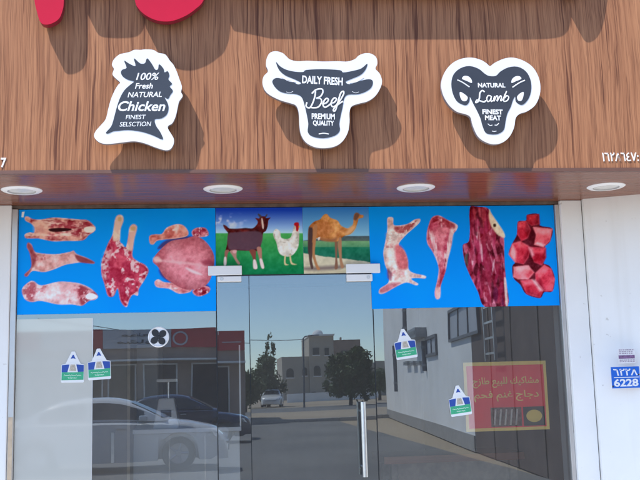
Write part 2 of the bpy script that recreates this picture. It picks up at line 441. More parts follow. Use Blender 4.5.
def words(em, tr, items):
    for s, x, y, h, w, fat, shear, rot in items:
        mb = MB(); u, v = tr([(x, y)])[0]; k = KW
        p = W(u, v, SIGN_Y-.001)
        put_text(mb, s, (p.x, SIGN_Y-.0016, p.z), h*k/items_k, w*k/items_k, .0012, fat, shear, R(rot))
        mb.build('lettering', M['letter'], em)
    return MB()
PXM = (W(321, 100, SIGN_Y)-W(320, 100, SIGN_Y)).length       # metres per photo pixel on the boards
KW = PXM
def strokes(em, tr, lines, r, name='script_lettering', each=False):
    mb = MB()
    for ln in lines:
        if each: mb = MB()
        q = [(W(u, v, SIGN_Y).x, SIGN_Y-.0005, W(u, v, SIGN_Y).z) for u, v in tr(smooth_line(ln, 6))]
        mb.tube(q, r, 6)
        if each: mb.build(name, M['letter'], em)
    if not each: mb.build(name, M['letter'], em)

# hen head
trc = crop(80, 35, 3.692); items_k = 3.692
back = [(125,125),(118,110),(125,90),(145,72),(160,68),(185,62),(200,55),(225,55),(240,53),(270,55),(290,66),(315,72),(332,95),(345,110),(357,135),(366,160),(376,190),(373,210),(379,225),(366,245),(361,265),(353,300),(341,325),(326,335),(326,348),(345,380),(346,400),(335,420),(315,425),(280,415),(240,400),(200,392),(150,397),(100,402),(70,395),(52,375),(58,355),(75,335),(95,310),(105,270),(115,235),(128,205),(140,185),(148,175),(132,160),(120,145)]
face = [(157,128),(172,121),(163,95),(180,105),(205,115),(199,86),(222,105),(240,104),(248,86),(266,108),(278,128),(288,126),(292,108),(308,124),(312,138),(324,134),(330,150),(326,164),(340,180),(331,190),(343,206),(333,222),(325,236),(312,230),(322,248),(327,270),(320,294),(300,308),(276,312),(281,336),(296,358),(306,386),(270,371),(230,358),(180,351),(140,354),(122,356),(104,364),(96,360),(115,338),(125,308),(135,270),(148,232),(165,203),(188,182),(199,172),(176,165),(157,152),(151,138)]
t1, em = sign('hen_sign', 'white cut-out board with slate hen head reading Chicken, leftmost of the three', 138, 98, trc, back, face)
items = [('100%', 250, 153, 27, 84, .012, .28, 1), ('Fresh', 236, 188, 21, 64, .016, .25, 1), ('NATURAL', 239, 220, 20, 122, .012, .25, 1),
         ('Chicken', 228, 263, 37, 168, .02, .28, 0), ('FINEST', 206, 303, 16, 72, .006, .2, 1), ('SELSCTION', 205, 329, 17, 112, .006, .2, 1)]
words(em, trc, items)

# bull head
trb = crop(255, 40, 4.0); items_k = 4.0
back = [(48,70),(62,50),(85,45),(110,52),(125,65),(140,78),(170,85),(210,83),(270,86),(330,85),(370,86),(400,76),(415,62),(440,53),(465,55),(485,70),(489,95),(482,115),(499,135),(508,165),(500,195),(480,225),(450,245),(412,255),(386,266),(378,290),(378,330),(371,370),(350,405),(320,425),(280,432),(240,428),(205,410),(185,380),(178,340),(175,290),(164,262),(140,252),(100,240),(60,220),(39,200),(30,170),(35,145),(52,125),(44,100)]
face = [(84,88),(100,105),(125,119),(160,127),(193,128),(205,120),(270,117),(340,121),(352,130),(390,124),(425,114),(449,95),(441,120),(420,141),(385,156),(362,167),(378,177),(420,164),(455,157),(471,165),(465,190),(440,208),(410,217),(372,219),(356,235),(350,270),(343,300),(337,335),(339,362),(320,382),(275,393),(230,386),(211,368),(213,335),(205,290),(195,250),(184,226),(160,216),(130,214),(100,206),(78,186),(69,165),(85,152),(115,157),(150,167),(172,178),(184,171),(155,156),(120,141),(95,118)]
t2, em = sign('bull_sign', 'white cut-out board with slate bull head reading Beef, middle of the three', 321, 98, trb, back, face)
items = [('DAILY FRESH', 270, 162, 33, 163, .03, 0, -3), ('PREMIUM', 273, 306, 24, 92, .03, 0, -1), ('QUALITY', 274, 334, 24, 84, .03, 0, -1)]
words(em, trb, items)
strokes(em, trb, [[(242,205),(240,225),(230,255),(218,272),(205,266),(208,250)], [(228,215),(245,200),(266,197),(272,208),(262,226),(244,234)],
                  [(244,234),(262,236),(266,250),(254,268),(236,272),(222,270)], [(268,258),(286,252),(294,240),(287,234),(277,243),(272,260),(280,270),(294,263),(302,256)],
                  [(302,256),(318,250),(326,238),(319,232),(309,241),(304,258),(312,268),(326,260),(338,240)],
                  [(326,262),(342,240),(355,215),(352,206),(342,216),(332,250),(322,282),(314,284),(318,272),(336,256),(352,246)]], .0042)
strokes(em, trb, [[(255,377),(275,374),(295,377)]], .003, 'nose_line')
strokes(em, trb, [[(378,172),(405,168),(435,150)], [(162,168),(135,165),(105,148)], [(388,206),(402,212),(415,208)], [(152,206),(138,212),(125,208)]], .0016, 'ear_line', True)

# ram head
trl = crop(435, 45, 4.364); items_k = 4.364
back = [(45,115),(75,80),(115,60),(160,55),(200,65),(225,80),(240,92),(260,78),(300,60),(340,55),(385,68),(425,95),(450,135),(460,180),(455,225),(435,265),(400,290),(370,300),(352,320),(345,360),(325,400),(295,425),(255,433),(215,420),(185,395),(165,350),(155,315),(135,302),(95,290),(60,260),(35,215),(28,165)]
face = [(71,170),(80,130),(110,102),(150,92),(190,104),(215,124),(235,135),(265,135),(285,116),(320,98),(360,95),(395,114),(415,148),(420,190),(410,230),(390,256),(372,261),(352,246),(350,225),(340,240),(330,270),(315,300),(307,335),(300,370),(275,388),(245,390),(220,382),(206,350),(198,320),(182,285),(166,255),(152,226),(150,245),(138,262),(120,260),(95,245),(78,213)]
t3, em = sign('ram_sign', 'white cut-out board with slate curly-horned ram head reading Lamb, rightmost of the three', 493, 99, trl, back, face)
items = [('NATURAL', 247, 176, 21, 124, .03, 0, 0), ('FINEST', 251, 292, 23, 92, .035, 0, -1), ('MEAT', 253, 318, 22, 72, .035, 0, -1)]
words(em, trl, items)
strokes(em, trl, [[(216,206),(206,200),(196,212),(194,232),(188,248),(178,252),(184,242),(200,246),(214,250),(222,244)]], .0042)
strokes(em, trl, [[(244,224),(232,222),(226,236),(231,248),(242,240),(246,224),(244,246),(252,244)],
                  [(254,246),(260,224),(257,246),(268,224),(274,228),(271,246),(284,224),(290,228),(287,244),(298,236),(306,214)],
                  [(312,202),(302,230),(300,246),(314,244),(322,230),(314,222),(304,232)]], .0036)
def blob(em, tr, pts, name):
    MB().prism(on(smooth_loop(tr(pts), 4), SIGN_Y), SIGN_Y-.0022, SIGN_Y-.0005).build(name, M['letter'], em)
blob(em, trl, [(118,148),(126,136),(144,137),(158,150),(160,166),(140,158)], 'eye'); blob(em, trl, [(376,148),(368,137),(350,138),(336,150),(334,166),(354,158)], 'eye')
blob(em, trl, [(108,206),(124,212),(142,228),(136,244),(120,244),(110,228)], 'horn_gap'); blob(em, trl, [(386,206),(370,212),(358,226),(362,242),(376,244),(384,228)], 'horn_gap')
strokes(em, trl, [[(97,153),(120,164),(150,184)], [(392,155),(368,166),(338,186)]], .0035, 'brow_line', True)
strokes(em, trl, [[(230,344),(240,352),(250,350)], [(278,342),(270,350),(260,350)], [(248,376),(258,378),(268,376)]], .0022, 'muzzle_line', True)

# big red raised letters, cut off by the top of the frame, whose shadows fall over the cladding
RY0, RY1 = -SOF_D-.074, -SOF_D-.030
def letter(label, pts):
    xy = on(pts, RY0); cx = sum(p[0] for p in xy)/len(xy); cz = min(p[1] for p in xy)
    t = thing('sign_letter', (cx, -SOF_D, cz), label, 'sign letter', 'big red letters of the shop sign')
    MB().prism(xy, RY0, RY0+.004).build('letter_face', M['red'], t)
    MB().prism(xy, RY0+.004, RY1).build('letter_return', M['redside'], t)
    for k in (.3, .7):
        mb = MB(); x = min(p[0] for p in xy)*(1-k)+max(p[0] for p in xy)*k; z = max(p[1] for p in xy)-.05
        mb.tube([(x, RY1-.002, z), (x, -SOF_D, z)], .012, 8)
        mb.build('spacer', M['steel'], t)
arc = smooth_line
letter('narrow rounded foot of a big red raised letter near the top left corner', arc([(30,-70),(32,-30),(34.4,0),(37,12),(40,21.5),(45,24.5),(52,23.2),(59,18.5),(62.6,10),(63.8,0),(64,-30),(64,-70)], 4))
letter('wide round bowl of a big red raised letter above the hen sign', arc([(131,-70),(131,-30),(134.8,0),(139,9),(147,16),(158,20.5),(171,21),(185,16),(196,8.5),(203.5,0),(208,-20),(208,-70)], 5))
letter('red raised lettering just above the picture, its straight shadow lying over the beef sign', [(212,-72),(545,-72)]+arc([(553,-60),(553,-26),(547,-13),(535,-9),(512,-8)], 4)+[(300,-9)]+arc([(250,-10),(232,-14),(212,-18)], 3))
letter('red raised stroke just above the picture, between the two rounded letters', arc([(70,-70),(70,-30),(74,-16),(84,-12),(108,-12),(118,-17),(122,-30),(122,-70)], 4))
letter('red upright letter just above the picture, its pointed shadow near the top right', arc([(559,-75),(560,-40),(563,-15),(569,-5),(578,-8),(585,-20),(590,-45),(594,-75)], 4))

# telephone numbers in small white letters
def number(s, label, u0, u1, v0, v1, fat=.02):
    p, q = W(u0, v1, -SOF_D), W(u1, v0, -SOF_D); cx, cz = (p.x+q.x)/2, (p.z+q.z)/2
    mb = put_text(MB(), s, (cx-cx, 0, 0), abs(q.z-p.z), q.x-p.x, .006, fat, 0, R(.2))
    o = mb.build('phone_number', M['letter'])
    o.location = (cx, -SOF_D-.0005, cz)
    return tag(o, label, 'lettering', 'white telephone numbers along the fascia foot')
number('7', 'single white digit 7 at the left edge of the fascia foot', .8, 6.4, 158, 167.6)
number('١٦٢٨٦٤٧:', 'row of white Arabic digits at the right end of the fascia foot', 602.5, 638, 152.5, 161.5, .008)

# ------------------------------------------------------------------ printed window films
rng = np.random.default_rng(3)
def vnoise(U, V, s, seed):
    r = np.random.default_rng(seed); g = r.random((64, 64))
    x, y = U/s+1000, V/s+1000; i, j = np.floor(x).astype(int), np.floor(y).astype(int); fx, fy = x-i, y-j
    fx, fy = fx*fx*(3-2*fx), fy*fy*(3-2*fy); G = lambda a, b: g[a % 64, b % 64]
    return (G(i, j)*(1-fx)+G(i+1, j)*fx)*(1-fy)+(G(i, j+1)*(1-fx)+G(i+1, j+1)*fx)*fy
def fbm(U, V, s, seed): return (vnoise(U, V, s, seed)*.5+vnoise(U, V, s/2, seed+1)*.3+vnoise(U, V, s/4, seed+2)*.2)
def sdist(U, V, pts):
    """signed distance to an outline, positive inside"""
    d = np.full(U.shape, 1e9); ins = np.zeros(U.shape, bool); n = len(pts)
    for i in range(n):
        (ax, ay), (bx, by) = pts[i], pts[(i+1) % n]
        ex, ey = bx-ax, by-ay; t = np.clip(((U-ax)*ex+(V-ay)*ey)/(ex*ex+ey*ey+1e-9), 0, 1)
        d = np.minimum(d, (U-ax-ex*t)**2+(V-ay-ey*t)**2)
        c = ((ay > V) != (by > V)); c &= U < (bx-ax)*(V-ay)/(by-ay if by != ay else 1e-9)+ax; ins ^= c
    d = np.sqrt(d); return np.where(ins, d, -d)
class Canvas:
    def __init__(s, U, V, base):
        s.U, s.V = U, V; s.c = np.empty(U.shape+(3,)); s.c[:] = base
    def fill(s, pts, col, soft=.5, alpha=1., smooth=4, mod=None):
        """col: rgb 0-255 or array"""
        q = smooth_loop(pts, smooth) if smooth else pts
        D = sdist(s.U, s.V, q); a = np.clip(D/soft+.5, 0, 1)*alpha
        if mod is not None: a = a*mod
        s.c = s.c*(1-a[..., None])+np.asarray(col, float)*a[..., None]
        return D
    def meat(s, pts, c1, c2, c3=None, seed=1, scale=6, rim=(235, 205, 200), streak=None, thr=.62, relief=26, smooth=4, rd=5):
        U, V = s.U, s.V; n = fbm(U, V, scale, seed); f = np.clip((n-.35)/.3, 0, 1)[..., None]
        col = np.asarray(c1, float)*(1-f)+np.asarray(c2, float)*f
        if c3 is not None:
            if streak: a = streak[0]; k = fbm((U*math.cos(a)+V*math.sin(a))/streak[1], (-U*math.sin(a)+V*math.cos(a)), scale*.55, seed+9)
            else: k = fbm(U, V, scale*.7, seed+9)
            g = np.clip((k-thr+.03)/.13, 0, 1)[..., None]*.85; col = col*(1-g)+np.asarray(c3, float)*g
        q = smooth_loop(pts, smooth) if smooth else pts; D = sdist(U, V, q)
        col = col+(np.clip(D/rd, 0, 1)-.6)[..., None]*relief+(fbm(U, V, 2.4, seed+20)-.5)[..., None]*46+(fbm(U, V, 5.5, seed+25)-.5)[..., None]*44
        if rim is not None:
            e = np.clip(1-np.abs(D-.6)/.8, 0, 1)[..., None]*.55; col = col*(1-e)+np.asarray(rim, float)*e
        a = np.clip(D/.6+.5, 0, 1)[..., None]; s.c = s.c*(1-a)+np.clip(col, 0, 255)*a
        return D
PRINT_K = 1.25                                  # overall depth of the ink
def film(name, label, cat, x0, x1, z0, z1, base, paint, group=None, y=-.003, step=.0034):
    nx, nz = int((x1-x0)/step)+1, int((z1-z0)/step)+1
    X, Z = np.meshgrid(np.linspace(x0, x1, nx), np.linspace(z0, z1, nz)); U, V = P(X, y, Z)
    cv = Canvas(U, V, base); paint(cv)
    s = np.clip(cv.c/255, 0, 1.1); a = np.where(s <= .04045, s/12.92, ((s+.055)/1.055)**2.4)*PRINT_K
    ox, oz = (x0+x1)/2, z0
    vt = np.stack([X-ox, np.zeros_like(X), Z-oz], -1).reshape(-1, 3)
    i = np.arange(nx*nz).reshape(nz, nx); fc = np.stack([i[:-1, :-1], i[:-1, 1:], i[1:, 1:], i[1:, :-1]], -1).reshape(-1, 4)
    me = bpy.data.meshes.new(name); me.from_pydata(vt.tolist(), [], fc.tolist())
    at = me.color_attributes.new('print', 'FLOAT_COLOR', 'POINT')
    at.data.foreach_set('color', np.concatenate([np.clip(a.reshape(-1, 3), 0, .96), np.ones((nx*nz, 1))], 1).astype('f4').ravel())
    me.materials.append(M['print']); o = bpy.data.objects.new(name, me); C.objects.link(o); o.location = (ox, y, oz)
    return tag(o, label, cat, group)
BLUE = (0, 139, 272)
A = crop(10, 205, 4.17); B = crop(90, 205, 4.177); Cc = crop(370, 200, 4.36); D_ = crop(455, 200, 4.364)
def paint_left(c):
    c.c[..., :] += (fbm(c.U, c.V, 60, 5)-.5)[..., None]*np.array([2, 14, 10])
    # opened carcass
    c.meat(A([(62,50),(75,48),(95,58),(130,60),(180,52),(230,55),(290,60),(320,62),(340,75),(357,95),(350,112),(330,125),(310,145),(280,150),(230,150),(180,152),(120,140),(90,140),(65,138),(62,122),(82,114),(100,115),(102,95),(88,78),(65,66)]), (150,45,55), (222,160,140), (232,196,178), 11, 7, thr=.56, streak=(0, 3))
    c.fill(A([(105,70),(150,72),(165,100),(150,128),(110,130),(98,100)]), (226,176,150), 4, .7)
    c.fill(A([(160,103),(180,97),(230,96),(258,102),(235,109),(180,112)]), (48,12,14), .8)
    c.fill(A([(285,80),(310,75),(330,90),(300,130),(275,128)]), (130,22,34), 3, .6, mod=np.clip((fbm(c.U, c.V, 3, 40)-.4)*6, 0, 1))
    c.fill(A([(308,98),(325,90),(350,92),(356,104),(340,115),(315,113)]), (240,214,198), .8)
    # side-lying carcass
    c.meat(A([(75,157),(90,165),(100,190),(120,200),(190,205),(250,195),(265,190),(280,205),(320,220),(352,238),(345,245),(300,240),(275,242),(230,250),(180,270),(140,280),(95,275),(72,298),(60,290),(85,265),(90,240),(82,200),(70,175)]), (205,140,132), (228,184,176), (190,84,90), 21, 8, thr=.64)
    c.fill(A([(75,157),(90,168),(102,195),(110,230),(92,262),(72,298),(60,290),(85,265),(88,235),(80,195),(70,175)]), (132,44,52), 2.2, .75)
    c.fill(A([(272,208),(320,222),(352,238),(343,244),(290,238)]), (120,36,44), 1.6, .8)
    # third carcass
    c.meat(A([(50,350),(80,320),(100,318),(130,335),(200,320),(260,322),(300,330),(340,350),(367,380),(355,395),(330,400),(300,420),(260,415),(200,415),(130,400),(90,405),(60,390)]), (214,160,160), (236,204,202), (196,112,118), 31, 9, thr=.66)
    c.fill(A([(52,350),(80,322),(105,325),(110,350),(100,385),(85,400),(60,388)]), (158,54,66), 2.5, .7, mod=np.clip((fbm(c.U, c.V, 4, 41)-.32)*6, 0, 1))
    c.fill(A([(285,335),(330,350),(366,380),(330,400),(300,418),(288,390)]), (140,30,44), 2.5, .75, mod=np.clip((fbm(c.U, c.V, 3, 43)-.34)*6, 0, 1))
    c.fill(A([(315,380),(328,368),(350,370),(364,382),(345,394),(322,392)]), (248,240,236), .8)
    # shoulder with two shanks
    c.meat(B([(105,60),(118,42),(135,45),(140,65),(128,100),(125,150),(135,162),(150,175),(160,130),(165,95),(180,80),(195,88),(195,105),(185,140),(180,180),(178,215),(200,235),(230,250),(245,275),(230,310),(205,350),(200,378),(180,375),(165,395),(155,425),(140,420),(125,395),(115,350),(100,380),(75,380),(60,330),(48,290),(48,240),(60,200),(75,160),(95,120)]), (160,30,56), (196,66,86), (230,200,196), 51, 7, thr=.60)
    c.fill(B([(105,60),(118,42),(135,45),(140,65),(128,100),(124,145),(98,150),(96,120)]), (226,204,176), 2, .85)
    c.fill(B([(160,135),(165,95),(180,80),(195,88),(195,105),(185,145),(176,190),(155,182)]), (222,196,170), 2, .8)
    c.fill(B([(48,240),(62,195),(90,180),(80,250),(75,300),(62,310),(50,285)]), (228,210,202), 4, .75, mod=np.clip((fbm(c.U, c.V, 4, 44)-.3)*5, 0, 1))
    for q in ([(118,52),(130,52),(130,66),(118,66)], [(172,92),(188,92),(188,106),(172,106)]): c.fill(B(q), (190,150,90), 1.5, .7)
    # plucked chicken
    gap = (70, 50, 96)
    c.fill(B([(285,185),(300,158),(340,140),(420,130),(430,150),(360,160)]), gap, 2.5, .9)
    c.fill(B([(288,268),(300,300),(340,325),(360,322),(320,280)]), gap, 2.5, .9); c.fill(B([(425,340),(480,330),(500,345),(470,350)]), gap, 2.5, .9)
    c.meat(B([(248,130),(270,122),(300,120),(320,95),(360,80),(390,85),(410,110),(405,130),(360,140),(310,145),(280,150),(265,165),(250,160)]), (190,92,82), (226,150,130), (240,200,190), 61, 9, thr=.68)
    c.meat(B([(425,110),(445,95),(480,95),(495,115),(490,130),(450,135),(430,130)]), (160,44,66), (216,128,136), (240,206,206), 71, 5)
    c.meat(B([(270,320),(285,310),(310,322),(350,325),(400,335),(425,350),(415,365),(370,370),(330,350),(285,345),(272,335)]), (198,104,108), (230,160,156), (240,204,200), 81, 8, thr=.68)
    c.meat(B([(430,355),(470,338),(500,345),(496,366),(460,382),(435,374)]), (140,26,44), (206,104,112), (240,210,206), 91, 4)
    c.meat(B([(262,230),(300,180),(340,150),(400,140),(440,130),(480,150),(510,190),(520,230),(510,290),(490,330),(450,350),(400,353),(350,330),(310,300),(285,260)]), (196, 104, 114), (212, 130, 138), None, 101, 16, rim=None, relief=52, rd=13)
    c.fill(B([(270,228),(340,232),(420,240),(490,260),(420,250),(340,242)]), (236,190,190), 2.4, .6); c.fill(B([(400,262),(440,275),(470,292),(430,285)]), (244,214,214), 2, .8)
    c.fill(B([(465,235),(505,228),(515,245),(480,250)]), (150,52,70), 2.5, .7); c.fill(B([(262,222),(285,215),(300,235),(275,240)]), (236,200,190), 2, .7)
    c.fill([(22, 212), (24.6, 211.6), (23.4, 217.5), (21.4, 217)], (235, 235, 235), .6, smooth=0)
E1 = crop(210, 200, 5.647); E2 = crop(295, 200, 5.647)
def paint_farm(c):
    U, V = c.U, c.V; h = 233.2
    t = np.clip((V-210)/(h-210), 0, 1)[..., None]
    c.c = np.array([22, 62, 176.])*(1-t)+np.array([176, 214, 240.])*t
    k = np.clip((fbm(U, V, 7, 6)-.5)*5, 0, 1)*np.clip(1-np.abs(V-222)/10, 0, 1)*np.clip((252-U)/22, 0, 1)
    c.c = c.c*(1-k[..., None]*.9)+np.array([226, 222, 240.])*k[..., None]
    g = np.clip((V-h)/.8+.5, 0, 1)[..., None]; t = np.clip((V-h)/38, 0, 1)[..., None]
    gr = np.array([74, 168, 84.])*(1-t)+np.array([10, 116, 66.])*t+(fbm(U, V, 5, 8)-.5)[..., None]*34
    c.c = c.c*(1-g)+gr*g
    c.meat(E1([(75,140),(92,146),(110,160),(150,162),(200,158),(240,160),(262,142),(270,122),(256,102),(276,104),(288,92),(312,94),(318,102),(342,100),(330,114),(326,145),(316,174),(302,184),(296,205),(285,262),(280,285),(225,287),(160,285),(110,290),(88,292),(96,250),(102,192),(95,178),(80,158)]), (66,16,18), (112,30,26), None, 111, 8, rim=None, relief=12)
    c.fill(E1([(102,196),(150,182),(288,182),(284,262),(230,284),(160,282),(106,276)]), (92,66,80), 1.5, .9)
    leg = lambda p, cc: c.fill(E1(p), cc, .8)
    leg([(86,285),(108,285),(98,312),(92,366),(78,366),(82,320)], (150,96,84)); leg([(112,288),(148,284),(150,325),(170,358),(156,362),(128,315)], (176,130,116))
    leg([(222,284),(258,284),(258,325),(266,384),(246,386),(242,330)], (128,66,56)); leg([(264,270),(290,270),(294,330),(306,382),(290,382),(276,325)], (176,120,104))
    leg([(244,340),(258,340),(268,385),(246,386)], (226,206,200)); leg([(280,335),(294,335),(306,382),(290,382)], (226,206,200)); leg([(80,325),(92,325),(92,366),(78,366)], (220,204,196))
    leg([(290,105),(297,108),(304,150),(300,165),(294,150)], (226,200,186)); leg([(316,112),(322,112),(318,160),(312,165)], (60,12,14))
    leg([(284,100),(270,82),(276,78),(292,92)], (70,60,60)); leg([(310,96),(320,80),(324,84),(316,98)], (70,60,60)); leg([(128,286),(150,284),(146,300),(132,300)], (216,160,160))
    c.meat(E1([(357,182),(374,163),(396,180),(402,212),(430,220),(456,210),(468,170),(474,146),(488,134),(500,146),(504,175),(502,240),(494,275),(470,308),(440,320),(402,310),(385,285),(375,240),(360,210)]), (206,198,184), (238,232,222), (186,176,160), 121, 7, rim=None, thr=.64, relief=26)
    leg([(474,140),(480,128),(500,128),(502,150),(496,176),(486,172),(484,150)], (176,18,28)); leg([(502,146),(508,152),(500,156)], (210,170,60))
    leg([(420,316),(428,316),(428,356),(444,366),(420,364)], (214,190,140)); leg([(448,314),(456,312),(464,352),(492,364),(458,362)], (214,190,140))
def paint_camel(c):
    U, V = c.U, c.V
    t = np.clip((V-208)/30, 0, 1)[..., None]; c.c = np.array([48, 116, 186.])*(1-t)+np.array([136, 190, 212.])*t
    def band(v0, v1, c0, c1, ns, am):
        a = np.clip((V-v0)/.8+.5, 0, 1)[..., None]; k = np.clip((V-v0)/(v1-v0), 0, 1)[..., None]
        c.c = c.c*(1-a)+(np.array(c0)*(1-k)+np.array(c1)*k+(fbm(U, V, 4, ns)-.5)[..., None]*am)*a
    band(236+np.clip((340-U)/40, 0, 1)*5, 242, (70,84,92.), (84,104,92.), 5, 30); band(241, 258, (112,160,110.), (28,112,84.), 7, 36); band(247, 262, (30,118,88.), (24,98,76.), 9, 40)
    band(252.5+(U-303)*.125+fbm(U, V, 9, 3)*2, 275, (206,196,168.), (196,184,152.), 8, 36)
    leg = lambda p, cc, s=.8: c.fill(E2(p), cc, s)
    leg([(48,382),(100,378),(230,370),(300,372),(240,390),(120,398),(50,394)], (128,112,104), 3)
    leg([(75,225),(108,235),(100,300),(96,340),(104,382),(90,385),(78,320)], (86,62,56)); leg([(225,225),(242,230),(238,320),(242,382),(224,388),(228,330)], (132,92,72))
    c.meat(E2([(76,165),(86,142),(112,120),(140,110),(160,86),(180,79),(200,100),(240,116),(262,146),(300,160),(325,142),(331,102),(336,80),(350,72),(366,82),(386,86),(383,100),(360,106),(355,122),(341,160),(316,190),(282,202),(262,216),(250,232),(200,234),(150,226),(122,216),(112,236),(84,240),(74,225)]), (176,104,52), (216,150,84), None, 131, 9, rim=None, relief=24)
    leg([(76,165),(90,155),(100,165),(98,235),(84,300),(74,290)], (74,54,54), 1.5); leg([(106,150),(126,150),(120,215),(112,300),(126,360),(142,390),(124,392),(105,340),(98,300)], (176,120,78)); leg([(248,215),(262,218),(264,300),(266,340),(277,378),(260,382),(249,320),(243,260)], (170,122,90))
    leg([(331,110),(336,80),(350,72),(364,82),(350,112)], (112,74,56), 1.5); leg([(300,165),(325,145),(342,155),(316,188),(285,196)], (218,164,112), 3); leg([(140,214),(200,220),(236,212),(225,234),(160,230)], (150,96,66), 3)
    leg([(130,212),(142,210),(138,226),(130,226)], (224,206,190))
def paint_right(c):
    c.c[..., :] += (fbm(c.U, c.V, 60, 5)-.5)[..., None]*np.array([2, 14, 10])
    c.meat(Cc([(75,82),(88,74),(102,80),(106,110),(160,105),(195,85),(218,82),(215,100),(180,132),(150,160),(125,195),(150,220),(165,260),(168,300),(190,318),(240,330),(240,342),(200,340),(180,345),(210,365),(200,372),(160,360),(120,375),(60,408),(38,405),(45,385),(80,360),(80,320),(65,280),(58,230),(65,190),(75,130)]), (214,172,162), (238,214,204), (206,142,140), 141, 8, thr=.64)
    c.fill(Cc([(110,200),(135,200),(160,245),(165,295),(130,300),(112,260)]), (206,92,98), 3, .85); c.fill(Cc([(108,118),(160,110),(200,90),(180,125),(140,145),(115,140)]), (148,40,44), 2, .75, mod=np.clip((fbm(c.U, c.V, 3, 46)-.3)*6, 0, 1))
    c.fill(Cc([(75,300),(95,320),(92,350),(76,340)]), (120,60,84), 2, .7); c.fill(Cc([(45,390),(85,365),(130,360),(110,378),(60,404)]), (176,70,86), 2.5, .7); c.fill(Cc([(70,140),(120,140),(125,165),(90,185),(70,175)]), (160,134,124), 2, .5, mod=np.clip((fbm(c.U, c.V, 3, 47)-.4)*6, 0, 1))
    c.meat(Cc([(270,76),(300,67),(335,85),(380,108),(378,130),(362,152),(355,200),(340,260),(330,310),(310,370),(305,425),(288,430),(282,400),(295,340),(298,290),(275,230),(250,190),(247,150),(255,110)]), (176,56,80), (210,112,124), (238,206,204), 151, 9, streak=(1.45, 4), thr=.55)
    c.fill(Cc([(265,85),(300,72),(335,88),(370,108),(360,130),(320,110),(280,105)]), (128,14,26), 2, .7, mod=np.clip((fbm(c.U, c.V, 4, 48)-.35)*6, 0, 1)); c.fill(Cc([(350,130),(366,130),(352,210),(338,250),(340,190)]), (238,206,200), 2.5, .7)
    c.fill(Cc([(318,305),(328,310),(312,360),(302,378),(304,340)]), (156,36,56), 1.5, .8); c.fill(Cc([(286,385),(306,385),(306,424),(288,430)]), (226,180,170), 2, .8)
    # hanging cuts
    pts = D_([(65,32),(100,30),(140,34),(160,62),(180,95),(205,130),(214,165),(216,260),(222,350),(230,464),(130,466),(100,400),(70,340),(45,280),(35,230),(35,195),(60,180),(65,120)])
    c.meat(pts, (84,14,30), (156,44,66), (214,130,150), 161, 7, rim=None, streak=(1.35, 3.2), thr=.60, relief=10)
    c.meat(D_([(68,36),(125,34),(150,70),(160,120),(130,150),(100,170),(75,160),(66,110)]), (92,12,26), (150,30,44), (196,96,104), 163, 9, rim=None, streak=(1.2, 3), thr=.66, relief=30)
    for i, q in enumerate(([(150,42),(160,62),(212,140),(212,165),(175,140),(150,90)],)): c.fill(D_(q), (232,206,176), 1.5, .95)
    c.fill(D_([(168,105),(178,105),(178,116),(168,116)]), (60,40,30), 1); c.fill(D_([(40,235),(60,240),(66,300),(48,285)]), (70,80,70), 2, .8)
    O = sdist(c.U, c.V, smooth_loop(pts, 4)); inside = np.clip(O/.8, 0, 1); rr = random.Random(12)
    pal = [(78,10,26), (120,16,40), (150,36,62), (168,44,80), (196,88,116), (214,130,150), (96,24,58), (236,196,204)]
    for k in range(120):
        x, y = rr.uniform(40, 225), rr.uniform(125, 450); l, w = rr.uniform(18, 52), rr.uniform(4, 11); ln = rr.uniform(-.25, .30)
        cc = rr.choices(pal, (3, 4, 4, 4, 3, 2, 2, 1))[0]
        if cc[1] > 120: w *= .5
        q = [(x-w*.3-ln*l, y-l), (x+w*.6-ln*l, y-l*.8), (x+w, y), (x+w*.5+ln*l, y+l), (x-w*.5+ln*l, y+l*.85), (x-w, y-l*.1)]
        c.fill(D_(q), cc, 1.3, .78, mod=inside)
    for k in range(26):
        x, y = rr.uniform(70, 150), rr.uniform(40, 140); l = rr.uniform(12, 34); w = rr.uniform(4, 9); cc = rr.choice(pal[:4]+[(190,70,84)])
        c.fill(D_([(x-4, y-l), (x+w, y-l*.7), (x+w+4, y+l), (x-w+4, y+l*.8)]), cc, 1.4, .7, mod=inside*np.clip((154+(y-40)*.3-(c.U-455)*4.364)/6, 0, 1))
    c.fill(D_([(150,42),(160,62),(212,140),(212,165),(175,140),(150,90)]), (232,206,176), 1.5, .95); c.fill(D_([(168,105),(178,105),(178,116),(168,116)]), (60,40,30), 1)
    c.fill(D_([(214,350),(224,350),(231,464),(222,464)]), (232,214,200), 1, .8)
    # diced cubes
    c.fill(D_([(315,65),(365,62),(370,110),(425,125),(415,180),(392,205),(396,250),(385,275),(415,290),(435,340),(425,398),(390,402),(370,428),(310,410),(285,370),(255,340),(250,290),(262,270),(235,235),(250,190),(270,150),(275,95),(310,90)]), (84,10,24), .8)
    def cube(q, c1, facets=()):
        D = c.fill(D_(q), c1, 1.5, smooth=0)
        for f, cc, al in facets: c.fill(D_(f), cc, 3.2, al, smooth=0)
        e = np.clip(1-np.abs(D-.5)/.9, 0, 1)[..., None]*.16; c.c = c.c*(1-e)+np.array([236, 170, 176.])*e
    cube([(315,66),(366,62),(370,105),(335,114),(312,97)], (159,22,41), [([(318,68),(362,65),(350,84),(322,90)], (212,52,64), .9), ([(350,84),(366,66),(369,104),(352,108)], (122,16,31), .8)])
    cube([(275,96),(312,91),(331,130),(318,166),(290,181),(271,150)], (188,31,52), [([(312,92),(331,130),(318,164),(306,130)], (126,18,33), .85), ([(278,98),(308,95),(304,116),(276,122)], (223,68,81), .8)])
